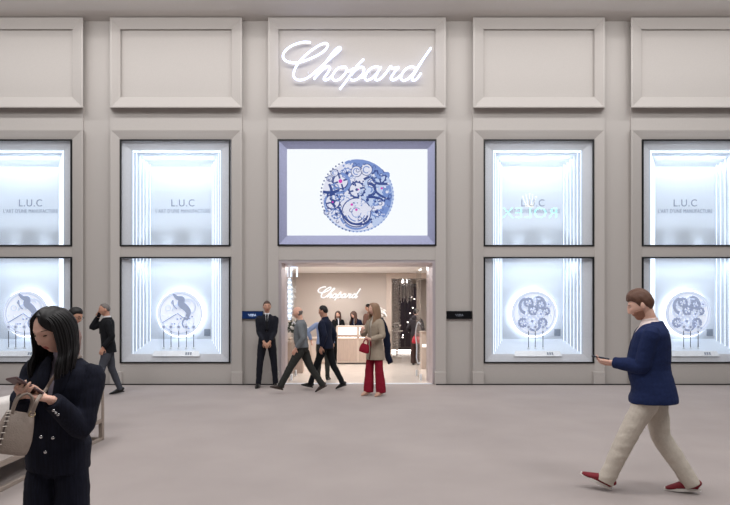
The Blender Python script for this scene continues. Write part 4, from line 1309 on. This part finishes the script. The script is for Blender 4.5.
# --- security guard
person('security guard in dark suit and tie standing with clasped hands left of the doorway', (X(267, 11.5), 11.5, 0), 8, 1.80,
       dict(legL=(1, 2, 7, 0, 12), legR=(1, 2, 7, 0, 12), head=(4, 4, 0),
            armR=dict(w=(-.06, -.18, .93), d=(.5, -.2, -.8), n=(.2, .9, .1), pole=(-.55, .8, 0), curl=.5), armL=dict(w=(.06, -.19, .93), d=(-.5, -.2, -.8), n=(-.2, .9, .1), pole=(.55, .8, 0), curl=.5)),
       dict(legs='dark_suit', shoes='shoe_black', shirt='white_shirt', tie='black_cloth', top='dark_suit', hem=.82, open=(1.12, .048, .004, 1.43), lapel='dark_suit', bulk=.006, cuff=.9),
       ('short', 'hair_brown', .010), 'skin_tan')
# --- bald man walking
person('bald man in grey shirt striding left past the entrance with a hand in his pocket', (X(302, 10.7), 10.7, 0), -90, 1.70,
       dict(legL=(30, 2, 2, 14, 5), legR=(-22, 12, 2, -28, 5), lean=4, head=(0, 8, 0),
            armL=dict(w=(.2, -.1, .93), d=(-.1, -.5, -.8), n=(-1, 0, 0), pole=(.4, 1, 0), curl=.4), armR=dict(w=(-.24, -.1, .9), d=(0, -.3, -.9), n=(1, 0, 0), curl=.4)),
       dict(legs='dark_trouser', leg_r=(.098, .074, .064), shoes='shoe_brown', top='grey_shirt', top_name='shirt', hem=.93, belly=.035, bulk=.006, collar=.0, cuff=.9),
       ('fringe', 'hair_grey', .006), 'skin_light')
# --- man in dark navy
person('dark haired man in dark navy jacket and trousers walking left in the doorway', (X(326, 11.2), 11.2, 0), -112, 1.71,
       dict(legL=(22, 2, 2, 10, 5), legR=(-16, 14, 2, -20, 5), lean=3, head=(0, 4, 0),
            armL=dict(w=(.23, .0, .9), d=(0, -.2, -1), n=(-1, 0, 0)), armR=dict(w=(-.24, .0, .9), d=(0, -.2, -1), n=(1, 0, 0))),
       dict(legs='black_cloth', shoes='shoe_black', sole='shoe_black', top='dark_navy', hem=.86, bulk=.01, collar=.01),
       ('short', 'hair_black', .012), 'skin_tan')
# --- person in light blue behind him
person('person in light blue shirt mostly hidden behind the man in dark navy', (X(323, 12.75), 12.75, 0), 170, 1.60,
       dict(legL=(4, 6, 3, 0, 8), legR=(0, 4, 3, 0, 8), armR=dict(w=(-.27, .0, .92), d=(0, -.2, -1), n=(1, 0, 0)), armL=dict(w=(.3, .02, 1.0), d=(0, -.4, -1), n=(-1, 0, 0), pole=(1, .6, -.2))),
       dict(legs='dark_trouser', shoes='shoe_black', top='blue_shirt', top_name='shirt', hem=.9, collar=0),
       ('short', 'hair_brown', .012), 'skin_light')
# --- woman in khaki coat
kw = person('woman in khaki coat and crimson wide trousers standing before the reception desk', (X(375, 10.4), 10.4, 0), -48, 1.70,
       dict(legL=(-2, 3, 3, -12, 6), legR=(7, 5, 3, -12, 6), head=(-14, 4, 0),
            armR=dict(w=(-.1, -.26, 1.2), d=(.6, -.4, .6), n=(.3, .8, .2), pole=(-.6, .3, -.8), curl=.7), armL=dict(w=(.12, -.24, 1.06), d=(-.8, -.4, .2), n=(-.3, .8, .2), pole=(.7, .5, -.6), curl=.7)),
       dict(legs='red_trouser', leg_r=(.082, .082, .098), hem_drop=.05, shoes='shoe_nude', top='khaki', top_name='coat', hem=.66, flare=.02, bulk=.012, collar=.0, open=(.66, .03, .012, 1.44), shirt='cream_scarf'),
       ('long', 'hair_blond', .014, .3), 'skin_fair', male=False)
# --- man in brown at the desk
person('man in reddish brown jacket behind the reception counter, beside the woman in khaki', (X(369.5, 17.5), 17.5, 0), -140, 1.80,
       dict(head=(20, 10, 0)), dict(legs='dark_trouser', shoes='shoe_black', top='brown_jacket', hem=.86, collar=.01), ('short', 'hair_black', .012), 'skin_tan')
# --- receptionists
person('receptionist with brown hair in dark jacket, at the left end of the lit counter', (X(338, 17.3), 17.32, 0), 10, 1.585,
       dict(head=(-10, 22, 0), lids=True), dict(legs='black_cloth', shoes='shoe_black', shirt='white_shirt', top='black_cloth', open=(1.2, .04, .004, 1.43), lapel='black_cloth'), ('long', 'hair_brown', .014, .1), 'skin_fair', male=False)
person('receptionist with long reddish hair bending over the counter under the lit script', (X(356.5, 17.3), 17.3, 0), -25, 1.60,
       dict(lean=10, head=(-15, 26, 0), lids=True), dict(legs='black_cloth', shoes='shoe_black', shirt='white_shirt', top='dark_navy', open=(1.2, .04, .004, 1.43), lapel='dark_navy'), ('long', 'hair_brown', .016, .2), 'skin_fair', male=False)
# --- woman with red bag
rb = person('woman in dark hooded jacket seen from behind, red bag at her hip', (X(416, 16.2), 16.2, 0), 160, 1.64,
       dict(head=(0, 2, 0), legL=(1, 2, 1, 0, 6), legR=(1, 2, 1, 0, 6), armR=dict(w=(-.22, -.1, 1.0), d=(0, -.6, -.4), n=(1, 0, 0)), armL=dict(w=(.2, -.14, 1.02), d=(-.2, -.8, -.2), n=(-1, 0, 0))),
       dict(legs='brown_trouser', leg_r=(.095, .085, .085), shoes='shoe_black', top='dark_jacket', hem=.92, bulk=.014, collar=.03), ('short', 'hair_black', .016), 'skin_fair', male=False)
# --- man with phone at his ear
pm = person('grey haired man in black jacket and grey trousers, phone at his ear', (X(108, 10.4), 10.4, 0), -62, 1.74,
       dict(legL=(16, 4, 2, 2, 6), legR=(-10, 10, 2, -8, 6), head=(0, 8, 0), lean=2,
            armR=dict(w=(-.16, -.14, 1.505), d=(.45, .15, .85), n=(.75, .35, 0), pole=(-.3, -.5, -.8), curl=.8, thumb=.7), armL=dict(w=(.2, -.1, .93), d=(0, -.3, -.9), n=(-1, 0, 0))),
       dict(legs='grey_trouser', shoes='shoe_black', top='black_cloth', hem=.82, bulk=.012, shirt='white_shirt', open=(1.15, .04, .004, 1.43), lapel='black_cloth'), ('receding', 'hair_grey', .008), 'skin_tan')
# --- person with glasses behind the foreground woman
gp = person('person in dusty mauve coat and glasses looking down, behind the navy suited woman', (X(69, 7.25), 7.25, 0), 92, 1.66,
       dict(head=(-12, 24, 0), lean=2, lids=True, armL=dict(w=(.2, .0, .9), d=(0, -.2, -1), n=(-1, 0, 0)), armR=dict(w=(-.2, .0, .9), d=(0, -.2, -1), n=(1, 0, 0))), dict(legs='dark_trouser', shoes='shoe_black', top='mauve_coat', top_name='coat', hem=.75, bulk=.006, collar=.0), ('short', 'hair_black', .016), 'skin_tan')
bm = bmesh.new(); Hm = gp['Hm']
for s in (-1, 1):
    tube(bm, [Hm @ Vector((s * .033 + .021 * math.cos(a), -.096, .010 + .016 * math.sin(a))) for a in [2 * PI * q / 16 for q in range(17)]], .0025, 6)
    tube(bm, [Hm @ Vector((s * .054, -.094, .014)), Hm @ Vector((s * .078, -.05, .014)), Hm @ Vector((s * .08, .02, .012))], .002, 6)
tube(bm, [Hm @ Vector((-.012, -.1, .012)), Hm @ Vector((.012, -.1, .012))], .002, 6)
bmesh.ops.scale(bm, vec=(gp['S'],) * 3, verts=bm.verts[:])
tag(link('glasses', bm, M['lens'], None, True), 'thin dark spectacles worn by the person in the dusty mauve coat', 'glasses').matrix_world = Matrix.Translation(gp['root'].location) @ Matrix.Rotation(math.radians(92), 4, 'Z')
# --- seated person on the sofa
person('dark haired person in dark blue jacket sitting on the sofa at the left edge', (X(-12, 5.6), 5.6, 0), -80, 1.70,
       dict(legL=(86, 84, 5, 0, 8), legR=(86, 84, 5, 0, 8), seat=.53, lean=14, head=(30, 22, 0), lids=True,
            armL=dict(w=(.14, -.36, 1.08), d=(-.4, -.8, 0), n=(0, 0, 1), curl=.5), armR=dict(w=(-.14, -.36, 1.08), d=(.4, -.8, 0), n=(0, 0, 1), curl=.5)),
       dict(legs='dark_trouser', shoes='shoe_black', top='denim', hem=.9, bulk=.012, collar=.01), ('short', 'hair_black', .018), 'skin_tan')

# ------------------------------------------------------------------ things people hold
def held_box(name, label, cat, ctx, c, d, n, size, m, screen=None):
    """slab centred at c (person-local, unit body), long axis d, screen normal n"""
    W = ctx['W']
    d = (ctx['T'].to_3x3() @ Vector(d)).normalized(); n = ctx['T'].to_3x3() @ Vector(n); n = (n - d * n.dot(d)).normalized(); s = d.cross(n)
    Rm = Matrix((s, d, n)).transposed().to_4x4()
    o = thing(name, label, cat)
    o.matrix_world = Matrix.Translation(W @ Vector(c)) @ Matrix.Rotation(ctx['root'].rotation_euler.z, 4, 'Z') @ Rm
    a, b, t = (q / 2 for q in size)
    bm = bmesh.new(); box(bm, -a, a, -b, b, -t, t, t * .8); link('case', bm, m, o)
    bm = bmesh.new(); box(bm, -a * .9, a * .9, -b * .94, b * .94, t, t + .001); link('screen', bm, M['phone_glass'], o)
    return o


def hand_c(ctx, key, f=.09, nn=.028):
    sh, el, wr, hd, hn, *_ = ctx['arms'][key]
    hd = hd.normalized(); hn = (hn - hd * hn.dot(hd)).normalized()
    return wr + hd * f + hn * nn


wc = hand_c(wm, 'R', .095, .026)
held_box('mobile_phone', 'mobile phone in rosy brown case held by the woman in the navy suit', 'phone', wm, wc, (-.45, -.55, .5), (.2, .75, .65), (.075, .15, .010), M['phone_pink'])
held_box('mobile_phone', 'black mobile phone held by the striding man in the blue blazer', 'phone', mn, hand_c(mn, 'L', .10, .03), (-.05, -1, .22), (0, .3, 1), (.074, .15, .009), M['phone'])
held_box('mobile_phone', 'dark mobile phone at the ear of the grey haired man, far left', 'phone', pm, hand_c(pm, 'R', .07, .022), (.3, .25, .85), (-.75, -.2, .1), (.07, .14, .01), M['phone'])

# silver buttons on the woman's jacket belong to her
T = wm['T']; S_ = wm['S']
for (x, z) in [(-.035, 1.045), (.035, 1.05), (.0, 1.13)]: pass
for (x, y, z) in [(-.03, -.131, 1.075), (.03, -.131, 1.075), (.0, -.137, 1.00)]:
    bm = bmesh.new(); c = wm['V'](x, y, z) * S_
    ell(bm, c, (.0085, .006, .0085), None, 12, 8); link('button', bm, M['silver_btn'], wm['root'], True)
sh, el, wr, *_ = wm['arms']['L']
for q in range(3):
    bm = bmesh.new(); c = el.lerp(wr, .82 - .07 * q); c = (c + Vector((.012, -.05, -.02))) * S_
    ell(bm, c, (.007, .006, .007), None, 10, 8); link('button', bm, M['silver_btn'], wm['root'], True)

# handbag
def handbag(name, label, loc, rz, tilt, w, hgt, dep, m, m2, strap=None, detail=True, hand=True):
    o = thing(name, label, 'bag', loc, rz); o.rotation_euler = (0, tilt, rz)
    bm = bmesh.new()
    prof = [(0, .78, .8), (.06, .96, 1.0), (.35, 1.0, 1.0), (.7, .88, .72), (.93, .76, .35), (1, .72, .22)]
    tube(bm, [(0, 0, -hgt + f * hgt) for f, a, b in prof], [(w / 2 * a, dep / 2 * b) for f, a, b in prof], 28, ref=(0, -1, 0), sub=4, power=3.2)
    link('body', bm, m, o, True)
    if detail:
        for s in (-1,):
            bm = bmesh.new()
            pts = [(s * w * .33, -dep / 2 * b - .004, -hgt + f * hgt) for f, a, b in prof]
            tube(bm, cr(pts, 5), .004, 6); link('seam', bm, m2, o, True)
            bm = bmesh.new(); pp = cr(pts, 5)
            for q in range(2, len(pp) - 1, 2):
                tube(bm, [pp[q] + Vector((-.008, -.003, 0)), pp[q] + Vector((.008, -.003, .004))], .0022, 5)
            link('stitching', bm, M['stitch'], o)
    if hand:
        for s in (-1, 1):
            bm = bmesh.new()
            tube(bm, cr([(-w * .22, s * dep * .12, -.01), (-w * .2, s * dep * .2, .055), (0, s * dep * .24, .085), (w * .2, s * dep * .2, .055), (w * .22, s * dep * .12, -.01)], 6), .006, 8)
            link('handle', bm, m2 if not detail else m, o, True)
    if strap:
        bm = bmesh.new(); mi_ = o.matrix_basis.inverted()
        tube(bm, [mi_ @ Vector(p) for p in cr(strap, 6)], [(.008, .003)] * (6 * (len(strap) - 1) + 1), 8)
        link('shoulder_strap', bm, m, o, True)
        bm = bmesh.new()
        tube(bm, [mi_ @ Vector(strap[0]) + Vector((.012 * math.cos(a), 0, .012 * math.sin(a))) for a in [2 * PI * q / 12 for q in range(13)]], .0025, 6); link('ring', bm, M['brass'], o, True)
    return o


Wm = wm['W']; Vw = lambda x, y, z: Wm @ wm['V'](x, y, z)
bl = P(21, 412, 2.44)
handbag('handbag', 'taupe leather handbag with stitched seams hanging at the navy suited woman\'s front', bl, math.radians(38), math.radians(16), .15, .18, .10, M['taupe'], M['taupe_dark'],
        strap=[P(32, 414, 2.42), P(38, 399, 2.42), Vw(.0, -.172, 1.33), Vw(.03, -.155, 1.40), Vw(.06, -.075, 1.468), Vw(.08, .02, 1.482)])
# red bags of the two women indoors
handbag('red_handbag', 'dark red handbag carried at the elbow of the woman in the khaki coat', P(365.5, 344, 10.15), math.radians(-30), .25, .2, .16, .09, M['red_trouser'], M['red_trouser'], detail=False)
handbag('red_shoulder_bag', 'bright red bag at the hip of the woman in the dark hooded jacket', P(417, 336.5, 15.95), math.radians(0), 0, .3, .2, .1, M['red_leather'], M['red_leather'], detail=False)
# navy coat carried behind the woman in khaki
bm = bmesh.new()
pts = [P(381.5, 318, 10.60), P(384, 326, 10.62), P(386.5, 336, 10.64), P(387.5, 346, 10.64), P(387.5, 354, 10.64), P(389.5, 360, 10.64), P(391, 363, 10.64)]
tube(bm, pts, [(.03, .03), (.05, .04), (.065, .04), (.07, .035), (.055, .035), (.06, .03), (.045, .015)], 16, ref=(0, -1, 0), sub=4)
tag(fuse('coat', bm, M['dark_navy'], None, .008, 2, wr=(.016, (22, 22, 7))), 'dark navy coat hanging over the shoulder of the woman in khaki', 'coat')

# hood of the jacket indoors
bm = bmesh.new(); ell(bm, rb['V'](0, .07, 1.47) * rb['S'], (.12, .07, .09), None, 16, 10); link('hood', bm, M['dark_jacket'], rb['root'], True)

# ------------------------------------------------------------------ sofa
XS = -3.14
sf = thing('sofa', 'long cream sofa with greyed oak frame along the left, seen from behind', 'sofa', (XS, 4.0, 0))
y1 = 2.86; yA = -.2; dp = .86
bm = bmesh.new()
for (x0_, x1_, ya, yb) in [(-.05, 0, y1 - .05, y1), (-.05, 0, yA, yA + .05), (-dp, -dp + .05, y1 - .05, y1), (-dp, -dp + .05, yA, yA + .05)]: pass
for (xx, yy) in [(-.05, y1 - .05), (-.05, yA), (-dp, y1 - .05), (-dp, yA)]:
    bm2 = bmesh.new(); box(bm2, xx, xx + .05, yy, yy + .05, 0, .6, .004); link('leg', bm2, M['sofa_wood'], sf)
bm.free()
bm = bmesh.new()
for (a_, b_) in [(.565, .6), (.22, .27), (.0, .035)]:
    box(bm, -.045, -.005, yA + .05, y1 - .05, a_, b_, .003); 
    box(bm, -dp + .05, -.05, y1 - .045, y1 - .005, a_, b_, .003)
    box(bm, -dp + .05, -.05, yA + .005, yA + .045, a_, b_, .003)
link('frame', bm, M['sofa_wood'], sf)
bm = bmesh.new(); box(bm, -.035, -.012, yA + .05, y1 - .05, .27, .565, .004); link('back_panel', bm, M['upholstery'], sf)
bm = bmesh.new(); box(bm, -dp + .05, -.05, y1 - .035, y1 - .012, .27, .565, .004); link('side_panel', bm, M['upholstery'], sf)
bm = bmesh.new(); box(bm, -dp + .02, -.26, yA + .06, y1 - .06, .25, .44, .03); link('seat_cushion', bm, M['cushion'], sf, True)
nb = 3
for q in range(nb):
    a_ = yA + .06 + q * (y1 - yA - .12) / nb; b_ = a_ + (y1 - yA - .12) / nb - .012
    bm = bmesh.new(); box(bm, -.25, -.055, a_, b_, .44, .79, .04); link('back_cushion', bm, M['cushion'], sf, True)

# ------------------------------------------------------------------ the booth across the aisle (seen mirrored in the window glass)
Yr = -8.0; Yv = 2 * 11.965 - Yr
bth = sempty('wall_opposite', (0, Yr, 0))
bm = bmesh.new(); box(bm, -12, 14, -.4, -.1, 0, 8.5); link('panel', bm, M['booth_dark'], bth)
xr, zr = X(529.5, Yv), Z(218, Yv)
sg = thing('opposite_sign', 'teal lit lettering with gold crown, mirrored in the window right of the doorway', 'sign', (xr, Yr, zr))
bm = bmesh.new(); text_mesh(bm, 'ROLEX', 55 * Yv / F, (0, 0, 0), .05, flip=True, height=10.5 * Yv / F); link('lettering', bm, M['teal_sign'], sg)
bm = bmesh.new(); u = Yv / F
arc(bm, (0, 13 * u), 0, 1, 0, 1, 0, .01) if False else None
strip(bm, [(-4.2 * u, 11.5 * u), (4.2 * u, 11.5 * u)], .9 * u, -.02, .02)
for q in range(5):
    tx = (-6.5 + 3.25 * q) * u; tz = (20.5 + [0, 2.0, 3.0, 2.0, 0][q]) * u
    strip(bm, [((-3 + 1.5 * q) * u, 12 * u), (tx, tz)], [.6 * u, .22 * u], -.02, .02); arc(bm, (tx, tz + .7 * u), 0, .75 * u, 0, 360, -.02, .02, 0, 12)
link('crown', bm, M['gold_sign'], sg)

# ------------------------------------------------------------------ lights
def area(name, loc, rot, sx, sy, power, col=(1, 1, 1), spread=PI):
    l = bpy.data.lights.new(name, 'AREA'); l.shape = 'RECTANGLE'; l.size = sx; l.size_y = sy; l.energy = power; l.color = col; l.spread = spread
    o = bpy.data.objects.new(name, l); COL.objects.link(o); o.location = loc; o.rotation_euler = rot; return o


def spot(name, loc, target, power, size=60, blend=.6, col=(1, 1, 1), r=.05):
    l = bpy.data.lights.new(name, 'SPOT'); l.energy = power; l.spot_size = math.radians(size); l.spot_blend = blend; l.color = col; l.shadow_soft_size = r
    o = bpy.data.objects.new(name, l); COL.objects.link(o); o.location = loc
    o.rotation_euler = (Vector(target) - Vector(loc)).to_track_quat('-Z', 'Y').to_euler(); return o


# hall ceiling lamps
for xx in (-6, 0, 6):
    for yy in (.5, 5):
        area('hall_lamp', (xx, yy, 9.5), (0, 0, 0), 3.0, 1.6, 255, (1, .985, .975))
# wall washers along the edge of the soffit
for q in range(11):
    area('wall_washer', ((q - 5) * 1.86, 10.2, 7.6), (math.radians(34), 0, 0), 1.84, .2, 22, (1, .995, .985))
# boutique
for xx, yy in [(-.9, 14.2), (1.1, 14.2), (-.8, 16.0), (1.2, 16.0)]:
    area('boutique_lamp', (xx, yy, ZC - .02), (0, 0, 0), .9, .5, 40, (1, .965, .94))
area('far_room_lamp', (1.9, 19.6, ZC - .02), (0, 0, 0), .6, .6, 30, (1, .94, .9))
spot('logo_spot', (-.6, 16.9, ZC - .05), (-.6, 17.8, 1.2), 25, 80, .8, (1, .94, .88))
# display case lamps
for cx, *_ in CASES:
    area('case_lamp_top', (cx, 12.22, 5.0), (0, 0, 0), 1.5, .12, 34, (.86, .93, 1))
    area('case_lamp_middle', (cx, 12.10, 2.68), (math.radians(14), 0, 0), 1.7, .05, 8, (.86, .93, 1))
    area('case_fill_bar', (cx, 12.13, 2.97), (PI, 0, 0), 1.6, .05, 6.5, (.86, .93, 1), math.radians(75))  # added upward fill hidden behind the bar, brightens the case ceiling
    for s in (-1, 1): spot('case_uplight', (cx + s * .3, 12.30, 2.86), (cx + s * .36, 12.42, 3.7), 7, 70, 1.0, (.86, .93, 1), .05)

w = bpy.data.worlds.new('hall'); SC.world = w; w.use_nodes = True
bg = w.node_tree.nodes['Background']; bg.inputs[0].default_value = (.80, .79, .80, 1); bg.inputs[1].default_value = .22

# ------------------------------------------------------------------ camera
cam = bpy.data.cameras.new('camera'); co = bpy.data.objects.new('camera', cam); COL.objects.link(co)
co.location = (0, 0, CH); co.rotation_euler = (PI / 2, 0, 0)
cam.sensor_width = 36; cam.lens = 36 * F / 730
cam.shift_x = (365 - CX) / 730; cam.shift_y = (CY - 252.5) / 730
cam.clip_start = .05
SC.camera = co
SC.view_settings.view_transform = 'Standard'; SC.view_settings.look = 'None'; SC.view_settings.gamma = 1
SC.view_settings.use_curve_mapping = False; SC.view_settings.exposure = 0
